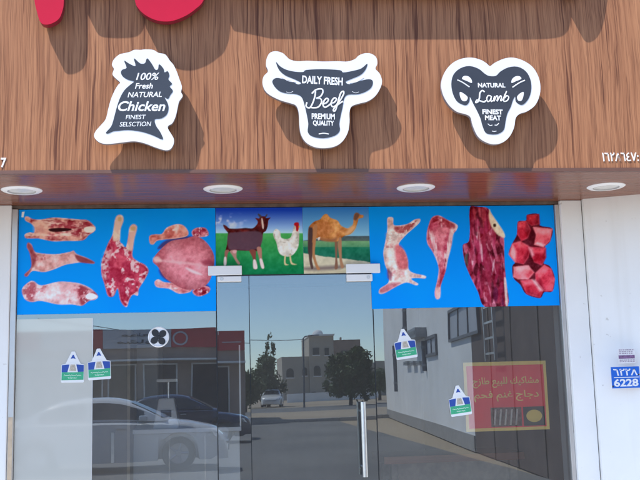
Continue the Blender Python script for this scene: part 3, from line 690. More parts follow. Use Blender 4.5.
    cube([(340,118),(425,126),(416,178),(386,206),(345,196),(353,150)], (234,100,110), [([(345,120),(424,128),(412,150),(356,146)], (255,140,146), .9), ([(386,204),(414,178),(412,156),(384,176)], (201,56,73), .7), ([(352,190),(384,202),(392,196),(360,184)], (255,226,224), .8)])
    cube([(250,190),(285,180),(331,206),(321,250),(300,281),(262,272),(234,236)], (203,45,66), [([(236,236),(252,196),(268,226),(264,270)], (255,167,169), .9), ([(256,190),(284,182),(318,200),(280,206)], (234,94,104), .85), ([(322,210),(330,208),(320,250),(302,278),(300,250)], (140,20,39), .8)])
    cube([(318,205),(396,208),(397,250),(380,286),(345,272)], (179,26,50), [([(334,208),(394,210),(388,234),(348,232)], (232,75,92), .9), ([(386,236),(396,214),(396,250),(380,284)], (135,18,37), .8), ([(322,208),(336,212),(344,240),(336,246)], (255,209,209), .8)])
    cube([(256,292),(320,285),(346,316),(320,347),(275,346),(254,336)], (245,123,131), [([(258,294),(318,287),(330,304),(270,312)], (255,167,169), .9), ([(322,344),(344,318),(332,306),(306,326)], (210,66,81), .8)])
    cube([(350,320),(390,282),(421,300),(436,345),(426,397),(390,399),(351,356)], (217,58,79), [([(354,318),(390,286),(408,304),(372,340)], (247,112,123), .85), ([(396,396),(424,394),(433,348),(412,340)], (234,89,104), .8), ([(352,354),(372,342),(392,392),(386,396)], (144,20,41), .85)])
    cube([(285,351),(336,346),(386,396),(372,427),(312,411)], (195,39,60), [([(290,354),(334,349),(350,366),(306,376)], (234,91,104), .85), ([(336,348),(350,350),(382,394),(370,398)], (255,215,211), .85), ([(314,408),(366,424),(370,412),(322,396)], (148,22,43), .8)])
    c.c = np.clip(c.c+((fbm(c.U, c.V, 2.6, 77)-.5)*46+(fbm(c.U, c.V, 6, 79)-.5)*40)[..., None]*np.where(c.c[..., :1] > c.c[..., 2:]+15, 1, 0), 0, 255)
FILM_T = GLZ_T-.001
film('window_film', 'blue printed film with three carcasses, a leg joint and a plucked chicken', 'window film', X_FL+.001, X_D0-.001, FILM_B, FILM_T, BLUE, paint_left, 'printed films across the top of the glass')
X_FC = W(303, 240).x
film('window_film', 'printed picture of a brown goat and a white hen on green grass', 'window film', X_D0+.001, X_FC-.0005, DOOR_T+.005, FILM_T, BLUE, paint_farm, 'printed films across the top of the glass')
film('window_film', 'printed picture of a tan camel standing on sand before a green field', 'window film', X_FC+.0005, X_D1-.006, DOOR_T+.005, FILM_T, BLUE, paint_camel, 'printed films across the top of the glass')
film('window_film', 'blue printed film with a hanging lamb, a leg, dark strips and diced red meat', 'window film', X_D1-.0055, X_FR-.001, FILM_B-.006, FILM_T, BLUE, paint_right, 'printed films across the top of the glass')
# ------------------------------------------------------------------ stickers and small things on the glass
M['tagwhite'] = plain('white_card', (.80, .81, .82), .4, var=.02)
M['tagblue'] = plain('blue_print', (.02, .07, .36), .4, var=.08)
M['taggreen'] = plain('green_print', (.05, .42, .22), .4, var=.12, scale=60)
M['tagpic'] = plain('pale_brown_print', (.52, .46, .38), .45, var=.3, scale=120)
M['tagline'] = plain('pale_green_lettering', (.55, .80, .66), .4)
S1 = W(100, 367, 0); PXG = (W(100, 367, 0)-W(101, 367, 0)).length
def hang_tag():
    """built at the origin, hanging from its tip; units are photo pixels times PXG"""
    k = PXG; t = thing('price_tag', (0, 0, 0), '', 'tag', 'blue and green card tags stuck on the glass')
    sc = lambda pts: [(a*k, b*k) for a, b in pts]
    body = sc([(-1.6, 0), (1.6, 0), (3.4, -4), (7.6, -12.2), (11.4, -13.2), (11.4, -30.5), (10.4, -31.4), (-10.6, -31.4), (-11.4, -30.4), (-11.4, -13.4), (-7.2, -12.2), (-3.4, -4)])
    b = MB().prism(body, -.0035, -.0010).build('card', M['tagwhite'], t)
    def bit(pts, m, name, y=-.0042): return MB().prism(sc(pts), y, -.0034).build(name, M[m], b)
    bit([(-10.9, -13.8), (-5, -13.2), (5, -13.2), (10.9, -13.8), (10.9, -20.4), (-10.9, -20.9)], 'tagblue', 'blue_band')
    bit([(-10.9, -21.0), (10.9, -20.5), (10.9, -28.6), (-10.9, -28.9)], 'taggreen', 'green_band')
    bit([(-3.0, -11.5), (3.0, -11.5), (5.2, -20.9), (-5.2, -20.9)], 'tagwhite', 'picture_field', -.0050)
    bit([(-2.2, -13.2), (2.2, -13.2), (3.4, -19.8), (-3.4, -19.8)], 'tagpic', 'picture', -.0056)
    bit([(-2.4, -7.4), (-.4, -3.4), (.6, -3.5), (2.6, -7.6), (1.3, -7.2), (.2, -6.9), (-.9, -7.1)], 'tagblue', 'emblem')
    for z, x0, x1 in ((-24.0, -8.6, 8.6), (-26.6, -4.6, 4.4)):
        pts = [(x0+(x1-x0)*i/24, z+.85*math.sin(i*1.9)*(.5+.5*math.cos(i*.7))) for i in range(25)]
        MB().tube([(a*k, -.0044, c*k) for a, c in pts], .36*k, 5).build('lettering', M['tagline'], b)
    return t
def place_tag(o, u, v, rot, label, y=-.0022):
    p = W(u, v, y); o.location = p; o.rotation_euler = (0, -R(rot), 0); o['label'] = label
tg = hang_tag()
specs = [(73.4, 351.5, -1, 'blue and green card tag stuck on the pale board in the left pane'), (98.6, 348.6, 2.5, 'blue and green card tag between the pale board and the round fan'),
         (402.4, 329, 7, 'blue and green card tag high on the right pane beside the door'), (457.0, 385.5, 6, 'blue and green card tag touching the red poster')]
copies = [tg]+[copy_tree(tg) for _ in specs[1:]]
for o, sp in zip(copies, specs): place_tag(o, *sp)

# round window fan set into the left pane
c = W(158.6, 337, 0); r = 10.6*PXG
fan = thing('window_fan', (c.x, 0, c.z), 'small round white window fan with four dark openings in left pane', 'fan')
MB().lathe([(0, -.006), (r*.86, -.006), (r*.92, -.011), (r, -.009), (r*1.02, -.0005), (r*.9, -.0004)], (c.x, 0, c.z), 'Y', 40).build('housing', M['patch'], fan, smooth=True)
for k in range(4):
    a = R(38+90*k); q = (c.x+math.cos(a)*r*.50, c.z+math.sin(a)*r*.50)
    lobe = [(q[0]+r*((.37)*math.cos(t)*math.cos(a)-.33*math.sin(t)*math.sin(a)), q[1]+r*(.37*math.cos(t)*math.sin(a)+.33*math.sin(t)*math.cos(a))) for t in np.linspace(0, 2*math.pi, 22)[:-1]]
    MB().prism(lobe, -.0085, -.0058).build('opening', M['dark'], fan)
MB().lathe([(0, -.0115), (r*.16, -.0112), (r*.2, -.006)], (c.x, 0, c.z), 'Y', 18).build('hub', M['dark'], fan)

# red poster inside the right pane
def poster():
    y = .013
    p0, p1 = W(466.5, 432, y), W(545.5, 360.5, y)
    t = thing('poster', (p0.x, y, p0.z), 'red poster with yellow border and Arabic writing inside the right pane', 'poster')
    mr, my, mt = plain('poster_red', (.84, .03, .045), .5, var=.06), plain('poster_yellow', (.88, .62, .14), .5), plain('poster_lettering', (.88, .74, .20), .5)
    mdk, mgold = plain('poster_photo_dark', (.13, .07, .05), .5, var=.7, scale=50), plain('poster_gold', (.72, .50, .10), .5)
    z_at = lambda f: p0.z+(p1.z-p0.z)*f; x_at = lambda f: p0.x+(p1.x-p0.x)*f
    b = MB().box(p0.x, y, p0.z, p1.x, y+.003, p1.z).build('border', my, t)
    MB().box(x_at(.035), y-.001, z_at(.045), x_at(.965), y+.001, z_at(.945)).build('red_field', mr, t)
    for s, fx, fz, w, h in (('مشاكيك للبيع طازج', .5, .70, .80, .125), ('دجاج غنم فحم', .5, .50, .78, .125)):
        put_text(MB(), arabic(s), (x_at(fx), y-.001, z_at(fz)), (p1.z-p0.z)*h*1.25, (p1.x-p0.x)*w, .0015, .012).build('lettering', mt, t)
    MB().box(x_at(.30), y-.0018, z_at(.06), x_at(.67), y, z_at(.335)).build('photo', mdk, t)
    ph = MB().box(x_at(.69), y-.0018, z_at(.06), x_at(.95), y, z_at(.335)).build('photo', plain('poster_photo_black', (.03, .03, .025), .5), t)
    el = [(x_at(.82)+(p1.x-p0.x)*.095*math.cos(a), z_at(.2)+(p1.z-p0.z)*.09*math.sin(a)) for a in np.linspace(0, 6.283, 25)[:-1]]
    MB().prism(el, y-.0026, y-.0015).build('gold_oval', mgold, ph)
    sk = MB()
    for i in range(5):
        x = x_at(.335+.065*i); MB().tube([(x, y-.002, z_at(.08)), (x+.012, y-.002, z_at(.31))], .006, 6).build('skewer', M['tagpic'], t)
poster()

# number plate and worn sticker on the white wall
yw = -.21
def plate():
    p0, p1 = W(612, 388.5, yw), W(638.6, 366.3, yw)
    t = thing('number_plate', (p0.x, yw, p0.z), 'blue house number plate reading 6228 on the white wall', 'number plate')
    mb_ = plain('plate_blue', (.012, .13, .60), .35, var=.05)
    o = MB().box(p0.x, yw-.006, p0.z, p1.x, yw-.0005, p1.z).build('plate', mb_, t, bevel=.002)
    mx, mz, w, h = (p0.x+p1.x)/2, (p0.z+p1.z)/2, p1.x-p0.x, p1.z-p0.z
    MB().box(p0.x+w*.08, yw-.0066, mz-.0022, p1.x-w*.04, yw-.0055, mz+.0022).build('dividing_line', M['letter'], o)
    put_text(MB(), '٦٢٢٨', (mx, yw-.006, mz+h*.245), h*.33, w*.86, .0012, .02).build('lettering', M['letter'], o)
    put_text(MB(), '6228', (mx, yw-.006, mz-h*.245), h*.36, w*.86, .0012, .03).build('lettering', M['letter'], o)
    for fx, fz in ((.97, .62), (.03, .1)):
        MB().lathe([(0, yw-.0075), (.004, yw-.007), (.005, yw-.006)], (p0.x+w*fx, 0, p0.z+h*fz), 'Y', 10).build('screw', M['dark'], o)
plate()
def worn_sticker():
    p0, p1 = W(618.5, 363.5, yw), W(634.5, 348.5, yw)
    t = thing('paper_sticker', (p0.x, yw, p0.z), 'faded paper sticker with a purple band above the blue plate', 'sticker')
    w, h = p1.x-p0.x, p1.z-p0.z
    o = MB().box(p0.x, yw-.0012, p0.z, p1.x, yw-.0002, p1.z).build('paper', plain('faded_paper', (.72, .71, .74), .7, var=.08, scale=60), t)
    MB().box(p0.x+w*.03, yw-.0018, p0.z+h*.32, p1.x-w*.03, yw-.001, p0.z+h*.56).build('purple_band', plain('purple_print', (.20, .11, .23), .6, var=.5, scale=120), o)
    mk = plain('faded_ink', (.36, .31, .38), .7, var=.3, scale=90); rr = random.Random(4)
    for f in (.12, .22, .68, .80, .92):
        x = p0.x+w*.08
        while x < p1.x-w*.12:
            d = w*rr.uniform(.04, .13); MB().box(x, yw-.0018, p0.z+h*(f-.03), min(x+d, p1.x-w*.04), yw-.001, p0.z+h*(f+.035)).build('printed_word', mk, o); x += d+w*.04
worn_sticker()

# ------------------------------------------------------------------ behind the glass
M['board'] = plain('pale_board', (.84, .83, .79), .6, var=.03, scale=2)
def vinyl():
    t = NT('pale_vinyl').set(.03, 0, .9)
    f = t.noise(t.coord((1, 1, 1)), 1.6, 5); t.col(t.ramp(f, [(.3, (.52, .53, .49)), (.7, (.58, .575, .53))])); return t.m
a, b = W(20, 500, -.002), W(92.3, 318, -.002); a.x = X_FL+.001
t = thing('display_board', (a.x, -.002, a.z), 'tall pale glossy board fixed flat on the left pane', 'board')
MB().box(a.x, -.0026, a.z, b.x, -.0004, b.z).build('panel', vinyl(), t)
MB().box(b.x+.0002, -.0030, a.z, b.x+.005, -.0004, b.z).build('edge_strip', M['alu'], t)
a, b = W(93, 470, 1.3), W(127.5, 330, 1.3)
t = thing('cabinet', (a.x, 1.3, .13), 'tall grey-brown cabinet with a pale edge behind the left pane', 'cabinet')
MB().box(a.x-.25, 1.3, .13, b.x, 1.8, b.z).build('carcass', plain('grey_brown_laminate', (.34, .30, .27), .5, var=.1), t)
MB().box(b.x, 1.29, .13, b.x+.02, 1.8, b.z).build('pale_edge', plain('light_wood_edge', (.55, .47, .38), .5), t)
mid = W(110, 440, 1.3)
MB().box(mid.x+.01, 1.275, mid.z-.15, mid.x+.03, 1.292, mid.z+.05).build('handle', M['steel'], t)
# serving counter with a scale on it
ct = W(146, 429.5, 1.5); c0, c1 = W(133, 440, 1.5), W(241.5, 440, 1.5)
t = thing('serving_counter', (c0.x, 1.5, .13), 'white serving counter with a pale top behind the left pane', 'counter')
MB().box(c0.x, 1.52, .13, c1.x-.012, 2.2, ct.z-.03).build('front', plain('white_counter_panel', (.62, .63, .63), .4, var=.04), t, bevel=.004)
MB().box(c0.x-.02, 1.48, ct.z-.03, c1.x, 2.25, ct.z).build('top', M['patch'], t, bevel=.004)
p = W(241, 345, 1.5)
MB().box(c1.x-.010, 1.5, ct.z, c1.x, 1.510, p.z).build('upright', M['alu'], t)
for f in (.33, .66):
    x = c0.x+(c1.x-c0.x)*f; MB().box(x-.003, 1.516, .16, x+.003, 1.5205, ct.z-.05).build('panel_joint', M['alu'], t)
s0 = W(167, 429, 1.7)
t = thing('counter_scale', (s0.x, 1.7, ct.z), 'white counter scale with a display on a stem', 'scale')
kx = (W(168, 429, 1.7)-W(167, 429, 1.7)).length; zz = lambda v: W(167, v, 1.7).z
bs = MB(); w0, w1 = 13*kx, 7.5*kx
v = []
for z, w, d in ((ct.z, w0, .13), (zz(398), w1, .08)):
    v += [(s0.x-w, 1.7-d, z), (s0.x+w, 1.7-d, z), (s0.x+w, 1.7+d, z), (s0.x-w, 1.7+d, z)]
bs.add(v, [(3, 2, 1, 0), (4, 5, 6, 7), (0, 1, 5, 4), (1, 2, 6, 5), (2, 3, 7, 6), (3, 0, 4, 7)]).build('body', M['patch'], t, bevel=.01)
MB().tube([(s0.x+.01, 1.7, zz(398)), (s0.x+.01, 1.7, zz(382))], .012, 10).build('stem', M['steel'], t)
MB().box(s0.x-10*kx, 1.66, zz(382), s0.x+11*kx, 1.74, zz(379)).build('display', M['patch'], t, bevel=.004)
MB().box(s0.x-w1*.7, 1.7-.112, zz(420), s0.x+w1*.7, 1.7-.098, zz(410)).build('keypad', M['dark'], t)
a, b = W(129, 460, 2.6), W(158, 344, 2.6)
t = thing('fridge', (a.x, 2.6, .13), 'white upright fridge standing behind the serving counter', 'fridge')
MB().box(a.x, 2.64, .13, b.x, 3.2, b.z).build('body', M['patch'], t, bevel=.01)
MB().box(a.x+.004, 2.60, .2, b.x-.004, 2.637, b.z-.45).build('door', M['patch'], t, bevel=.008); MB().box(a.x+.004, 2.60, b.z-.44, b.x-.004, 2.637, b.z-.004).build('door', M['patch'], t, bevel=.008)
MB().box(a.x+.03, 2.57, b.z-.85, a.x+.05, 2.60, b.z-.5).build('handle', M['steel'], t, bevel=.004)
# low timber bench at the right
a, b = W(384, 457, 1.2), W(572, 457, 1.2)
t = thing('timber_bench', (a.x, 1.2, .13), 'brown timber bench top low behind the right pane', 'bench')
MB().box(a.x, 1.2, a.z-.05, min(b.x, rx1-.01), 1.75, a.z).build('top', M['soffit'], t, bevel=.004)
for x in (a.x+.06, min(b.x, rx1)-.1):
    for y in (1.26, 1.66): MB().box(x, y, .13, x+.05, y+.05, a.z-.05).build('leg', M['beam'], t)
MB().box(a.x+.1, 1.24, a.z-.22, min(b.x, rx1)-.12, 1.27, a.z-.052).build('apron', M['beam'], t)
# ================================================================== ACROSS THE LOT (seen mirrored in the glass)
M['render_w'] = plain('yard_wall_white_render', (.82, .81, .78), .85, var=.10, scale=.7, bump=.2)
M['render_b'] = plain('beige_render', (.46, .41, .34), .9, var=.08, scale=.4)
M['brown'] = plain('brown_stone_facing', (.34, .26, .215), .85, var=.18, scale=1)
M['bluegrey'] = plain('dark_window_glass', (.03, .035, .045), .12, var=.2)
M['signred'] = plain('red_sign_panel', (.42, .02, .03), .5, var=.05)
M['signgrey'] = plain('grey_sign_panel', (.42, .43, .46), .5, var=.05)
M['pole'] = plain('grey_painted_pole', (.13, .13, .14), .5)
M['bark'] = plain('bark', (.12, .09, .065), .9, var=.3, scale=12)
def leafmat(name, a, b):
    t = NT(name).set(.7); f = t.noise(t.coord((1, 1, 1)), 1.1, 3)
    t.col(t.ramp(f, [(.35, a), (.65, b)])); return t.m
M['leaf_g'] = leafmat('grey_green_leaves', (.09, .125, .055), (.17, .21, .11))
M['leaf_d'] = leafmat('dark_green_leaves', (.035, .065, .02), (.085, .13, .035))

# white yard wall running away from the shop on the right, with its fittings
wa, wb = Vector((5.655, -16.0, 0)), Vector((7.65, -39.2, 0))
wd = (wb-wa).normalized(); wn_ = Vector((wd.y, -wd.x, 0));
if wn_.x > 0: wn_ = -wn_
def onwall(u, v, off=0.):
    d = ray(u, v); o = Vector((CAM.x, -CAM.y, CAM.z)); d = Vector((d.x, -d.y, d.z))
    q = wa+wn_*off; t = (q-o).dot(wn_)/d.dot(wn_); p = o+d*t
    return (p-wa).dot(wd), p.z
def wbox(mb, s0, s1, z0, z1, d0, d1):
    v = [wa+wd*s+wn_*d+Vector((0, 0, z)) for z in (z0, z1) for d in (d0, d1) for s in (s0, s1)]
    return mb.add(v, [(0,2,3,1),(4,5,7,6),(0,1,5,4),(2,6,7,3),(0,4,6,2),(1,3,7,5)])
L = (wb-wa).length
yw_ = thing('yard_wall', wa, 'long white rendered yard wall mirrored in the right pane', 'wall')
wbox(MB(), 0, L, 0, 5.6, -.3, 0).build('wall_face', M['render_w'], yw_)
wbox(MB(), -.05, L+.05, 5.6, 5.72, -.36, .06).build('coping', M['render_b'], yw_)
wbox(MB(), 0, L, 0, .35, 0, .03).build('plinth', plain('grey_plinth', (.32, .31, .29), .9, var=.2), yw_)
dk = thing('brown_wall', (5.4, -13, 0), 'dark brown clad wall nearer than the white yard wall, mirrored behind the red poster', 'wall')
M['clad'] = plain('dark_brown_cladding', (.12, .085, .07), .7, var=.2, scale=2)
b0, b1 = wa+wd*-.06, wa+wd*-12.6
def slab(mb, p, q, th, z0, z1):
    v = [Vector((a.x, a.y, z))+wn_*d for z in (z0, z1) for d in (-th, 0) for a in (p, q)]
    return mb.add(v, [(0,2,3,1),(4,5,7,6),(0,1,5,4),(2,6,7,3),(0,4,6,2),(1,3,7,5)])
slab(MB(), b0, b1, .3, 0, 5.2).build('cladding', M['clad'], dk)
slab(MB(), b0, b1, .34, 5.203, 5.3).build('coping', M['pole'], dk)
for i in range(1, 6): slab(MB(), b0+(b1-b0)*(i/6-.003)+wn_*.02, b0+(b1-b0)*(i/6+.003)+wn_*.02, .018, 0, 5.2).build('batten', M['beam'], dk)
M['boxgrey'] = plain('grey_metal_cabinet', (.30, .31, .32), .5, .2)
def wall_rect(u0, v0, u1, v1):
    s0, z0 = onwall(u0, v1); s1, z1 = onwall(u1, v0); return min(s0, s1), max(s0, s1), z0, z1
s0, s1, z0, z1 = wall_rect(416, 327, 427, 341)
t = thing('air_conditioner', wa+wd*s0+Vector((0, 0, z0)), 'grey air conditioner box on the mirrored white yard wall', 'air conditioner')
ac = wbox(MB(), s0, s1, z0, z1, .002, .35).build('casing', M['boxgrey'], t)
wbox(MB(), s0+.1, s1-.1, z0+.08, z1-.08, .35, .36).build('grille', M['pole'], t)
s0, s1, z0, z1 = wall_rect(428, 333, 437.5, 357)
def wframe(label, s0, s1, z0, z1, bars, w=.09):
    t = thing('wall_window', wa+wd*s0+Vector((0, 0, z0)), label, 'window')
    fr = MB()
    wbox(fr, s0, s0+w, z0, z1, .002, .07); wbox(fr, s1-w, s1, z0, z1, .002, .07); wbox(fr, s0+w, s1-w, z0, z0+w, .002, .07); wbox(fr, s0+w, s1-w, z1-w, z1, .002, .07)
    fr.build('frame', M['pole'], t)
    wbox(MB(), s0+w, s1-w, z0+w, z1-w, .002, .02).build('pane', M['signgrey'], t)
    for k in range(bars):
        s = s0+(s1-s0)*(k+1)/(bars+1); wbox(MB(), s-.03, s+.03, z0+w, z1-w, .021, .05).build('bar', M['pole'], t)
wframe('narrow dark-framed window on the mirrored yard wall', s0, s1, z0, z1, 1)
s0, s1, z0, z1 = wall_rect(452, 296, 480, 342)
wframe('large dark-framed window high on the mirrored yard wall', s0, s1, z0, z1, 2, .07)
for i, (u, v0, v1, lb) in enumerate(((427, 340, 371, 'dark downpipe below the grey air conditioner'), (408.5, 305, 334, 'dark thin pipe high on the far end of the yard wall'),
                              (399.5, 345, 392, 'dark drain pipe low on the far end of the yard wall'))):
    s, za = onwall(u, v1); s_, zb_ = onwall(u, v0)
    q = wa+wd*s+wn_*.06
    t = thing('drain_pipe', q+Vector((0, 0, za)), lb, 'pipe', 'pipes on the yard wall')
    MB().tube([(q.x, q.y, za), (q.x, q.y, zb_)], .075, 10).build('pipe', M['pole'], t)
    for f in (.2, .8): MB().tube([(q.x, q.y, za+(zb_-za)*f-.04), (q.x, q.y, za+(zb_-za)*f+.04)], .1, 10).build('clip', M['boxgrey'], t)
for i, u in enumerate((410, 416, 422)):
    s0, s1, z0, z1 = wall_rect(u-1.6, 360.5, u+1.6, 365)
    t = thing('meter_box', wa+wd*s0+Vector((0, 0, z0)), ('farthest', 'middle', 'nearest')[i]+' of the three small dark meter boxes on the mirrored yard wall', 'meter box', 'meter boxes on the yard wall')
    wbox(MB(), s0, s1, z0, z1, .002, .14).build('casing', M['boxgrey'], t); wbox(MB(), s0+.06, s1-.06, z0+.05, z1-.05, .14, .145).build('cover', M['pole'], t)
s0, z0 = onwall(490, 362); s1, z1 = onwall(506, 362)
t = thing('roof_ladder', wa+wd*s1+Vector((0, 0, z0)), 'pale fixed roof ladder on the mirrored dark brown wall above the red poster', 'ladder')
sa, sb = min(s0, s1), min(s0, s1)+.95
for s in (sa, sb): wbox(MB(), s-.035, s+.035, z0, 5.6, .14, .2).build('rail', M['alu'], t)
z = z0+.15
while z < 5.55:
    wbox(MB(), sa+.035, sb-.035, z-.02, z+.02, .15, .19).build('rung', M['alu'], t); z += .3

# row of shops
SY = -38.7
sx = lambda u: MR(u, 389, 44.0).x
sz = lambda v: MR(150, v, 44.0).z
bx_0, bx_1 = sx(-150), sx(243.5)
row = thing('shop_row', ((bx_0+bx_1)/2, SY, 0), 'low row of shops with red and grey sign boards mirrored in the left pane', 'shops')
ztop = sz(329.5); zsg = sz(348.5)
MB().box(bx_0, SY-8, 0, bx_1, SY, ztop-.15).build('wall', M['brown'], row)
for u0, u1, m, nm in ((-150, -20, 'signgrey', 'sign_board'), (-19.7, 40, 'signred', 'sign_board'), (40.3, 92, 'signgrey', 'sign_board'), (92.3, 102.5, 'signred', 'sign_board'), (102.8, 172, 'signgrey', 'sign_board'), (172.3, 217, 'signred', 'sign_board'), (217.3, 243.5, 'signred', 'sign_board')):
    sb_ = MB().box(sx(u0), SY+.005, zsg, sx(u1), SY+.22, ztop).build(nm, M[m], row)
    if nm and u0 == 102.8:
        for s, v, w in (('مطعم', 336, 1.8), ('مشاوي', 343, 2.2)):
            vv, ff = text_mesh(arabic(s), .27, w, .02, .02)
            xx = sx(142); zz_ = sz(v)
            MB().add([(xx-x, SY+.222-y, zz_+z) for x, y, z in vv], ff).build('lettering', M['ink'], sb_)
    if u0 == 172.3:
        q = (sx(181), 0, sz(339.5))
        MB().lathe([(.34, SY+.225), (.34, SY+.245), (.26, SY+.245), (.26, SY+.225)], q, 'Y', 28).build('emblem_ring', M['signgrey'], sb_)
    if u0 == 217.3:
        MB().box(sx(221), SY+.221, sz(341), sx(240), SY+.226, sz(340)).build('lettering_line', M['signgrey'], sb_)
k = bx_0+.4; i = 0; rr = random.Random(2)
while k < bx_1-1.2:
    w = rr.uniform(1.0, 1.7)
    if k+w > bx_1-.2: break
    wf = MB().box(k, SY+.003, .15 if i % 2 else .6, k+w, SY+.06, 2.75).build('shopfront', M['alu'], row)
    MB().box(k+.07, SY+.061, .22 if i % 2 else .68, k+w-.07, SY+.07, 2.68).build('pane', M['bluegrey'], wf)
    k += w+rr.uniform(.12, .6); i += 1
MB().box(bx_0, SY+.003, 2.85, bx_1, SY+1.2, 2.93).build('canopy', M['render_w'], row)

# apartment house beyond the road
AY = -124.7; ad = 130.
ax = lambda u: MR(u, 389, ad).x
az = lambda v: MR(320, v, ad).z
ap = thing('apartment_house', (ax(320), AY, 0), 'beige three storey house with a roof tower mirrored in the door glass', 'house')
def block(u0, u1, v, dy, m, nm='wall'):
    return MB().box(ax(u0), AY-12, -.3, ax(u1), AY+dy, az(v)).build(nm, m, ap)
block(310.3, 335, 335.5, .5, M['render_b']); block(283, 310.2, 354.5, 0, M['render_b']); block(335.1, 362, 339.5, .2, M['brown']); block(366, 400, 362, -1, M['render_b'], 'side_wing')
MB().box(ax(309.6), AY-12, az(335.4), ax(335.7), AY+.9, az(333.8)).build('parapet', M['render_w'], ap)
def win(u0, v0, u1, v1, dy, arch=False):
    x0, x1, z0, z1 = ax(u0), ax(u1), az(v1), az(v0); y = AY+dy
    pts = [(x0, z0), (x1, z0), (x1, z1), (x0, z1)]
    if arch:
        r = (x1-x0)/2; pts = [(x0, z0), (x1, z0)]+[((x0+x1)/2+r*math.cos(a), z1-r+r*math.sin(a)) for a in np.linspace(0, math.pi, 9)]
    o = MB().prism([(a, b) for a, b in pts], y+.004, y+.09).build('window', M['bluegrey'], ap)
    MB().box(x0-.1, y+.004, z0-.14, x1+.1, y+.2, z0-.005).build('sill', M['render_w'], o)
win(314, 346.5, 320.5, 353.5, .5); win(314.5, 364, 321, 374.5, .5, True); win(303.5, 365.5, 308, 374, 0, True); win(287, 366, 294.5, 375.5, 0, True); win(312, 391, 316, 396, .5); win(326, 347, 330, 354, .5); win(342, 350, 348, 356, .2); win(326, 364, 330, 374, .5)
dm = (ax(321), AY-2, az(333.8))
dt = MB().lathe([(.8, 0), (.74, .35), (.48, .66), (0, .8)], dm, 'Z', 20).build('roof_dome', M['render_w'], ap, smooth=True)
MB().box(ax(344), AY-3, az(339.5), ax(345.5), AY-2.4, az(336)).build('chimney', M['render_b'], ap)
MB().box(ax(275), -100.3, 0, ax(352), -100, .95).build('boundary_wall', M['render_w'])
tag(bpy.data.objects['boundary_wall'], 'low white boundary wall in front of the mirrored beige house', 'wall')

def tree(label, base, crown, nleaf, leaf, mat, seed, trunk_h, group='trees across the road'):
    """crown: list of ellipsoids (x, y, z, rx, ry, rz) relative to the base"""
    rr = random.Random(seed); t = thing('tree', base, label, 'tree', group)
    tb = MB(); bx, by, bz = base
    tb.tube([(bx, by, bz-.1), (bx+.05, by, bz+trunk_h*.6), (bx-.04, by, bz+trunk_h)], .17, 8, r2=.11)
    for (x, y, z, rx, ry, rz) in crown:
        m = Vector((x*.5, y*.5, trunk_h+(z-trunk_h)*.45))
        tb.tube([(bx, by, bz+trunk_h*.85), tuple(Vector(base)+m), (bx+x, by+y, bz+z)], .09, 6, r2=.02)
    tb.build('trunk', M['bark'], t)
    lv = MB(); tot = sum(c[3]*c[4]*c[5] for c in crown)
    for (x, y, z, rx, ry, rz) in crown:
        n = int(nleaf*rx*ry*rz/tot); cl = [(rr.gauss(0, .5), rr.gauss(0, .5), rr.gauss(0, .5)) for _ in range(max(8, n//40))]
        for _ in range(n):
            c = rr.choice(cl); p = Vector((c[0]+rr.gauss(0, .16), c[1]+rr.gauss(0, .16), c[2]+rr.gauss(0, .16)))
            if p.length > 1.15: continue
            q = Vector((bx+x+p.x*rx, by+y+p.y*ry, bz+z+p.z*rz))
            a = Vector((rr.gauss(0, 1), rr.gauss(0, 1), rr.gauss(0, 1))).normalized(); b = a.orthogonal().normalized(); sz_ = leaf*rr.uniform(.6, 1.3)
            lv.add([q-a*sz_, q-b*sz_*.5, q+a*sz_, q+b*sz_*.5], [(0, 1, 2, 3)])
    lv.build('crown', mat, t)
def tp(u, depth): p = MR(u, 389, depth); return (p.x, p.y, 0.)
tree('airy grey-green pointed tree left of the mirrored beige house', tp(268, 85), [(0, 0, 2.0, 1.5, 1.4, 1.5), (.25, 0, 3.6, 1.0, 1.0, 1.4), (.4, .1, 5.0, .5, .5, 1.2), (-1.4, 0, 2.0, 1.1, 1.0, 1.4), (-.6, .3, 3.2, .9, .9, 1.0), (.9, -.3, 1.6, .9, .9, 1.3)], 5200, .16, M['leaf_g'], 3, 1.2)
tree('low grey-green tree beside the end of the mirrored shops', tp(243, 80), [(0, 0, 1.7, 1.1, 1.0, 1.3), (.5, 0, 2.6, .8, .8, .9), (-.8, .2, 2.3, .8, .8, 1.0), (.9, 0, 1.5, .8, .8, 1.1)], 3000, .15, M['leaf_g'], 5, 1.0)
tree('broad dark green tree right of the mirrored beige house', tp(351, 76), [(0, 0, 2.6, 1.8, 1.6, 1.6), (-.9, .2, 3.2, 1.1, 1.1, .9), (.9, 0, 3.7, 1.1, 1.1, .9), (.2, .3, 4.2, .9, .9, .6), (1.3, 0, 2.4, .8, .9, 1.3), (-1.3, 0, 1.7, .9, .9, 1.0), (.4, .4, 1.1, 1.2, 1.1, .9)], 8500, .15, M['leaf_d'], 8, 1.3)
tree('small dark bush-like tree at the far right of the mirrored kerb', tp(381, 90), [(0, 0, 1.6, 1.0, 1.0, 1.2), (.4, 0, 2.5, .7, .7, .8)], 1800, .15, M['leaf_g'], 13, .9)

p = MR(304.8, 389, 75.)
t = thing('street_lamp', (p.x, p.y, 0), 'thin dark street lamp with a short arm in front of the mirrored house', 'street lamp')
zt2 = MR(304.8, 337, 75.).z; xe = MR(318, 335, 75.).x
MB().tube([(p.x, p.y, 0), (p.x, p.y, zt2)], .085, 8, r2=.06).build('pole', M['pole'], t)
MB().tube([(p.x, p.y, zt2-.02), (p.x+.12, p.y, zt2+.12), (xe-.3, p.y, zt2+.2)], .045, 8).build('arm', M['pole'], t)
MB().box(xe-.32, p.y-.09, zt2+.13, xe+.12, p.y+.09, zt2+.24).build('lamp_head', M['boxgrey'], t)

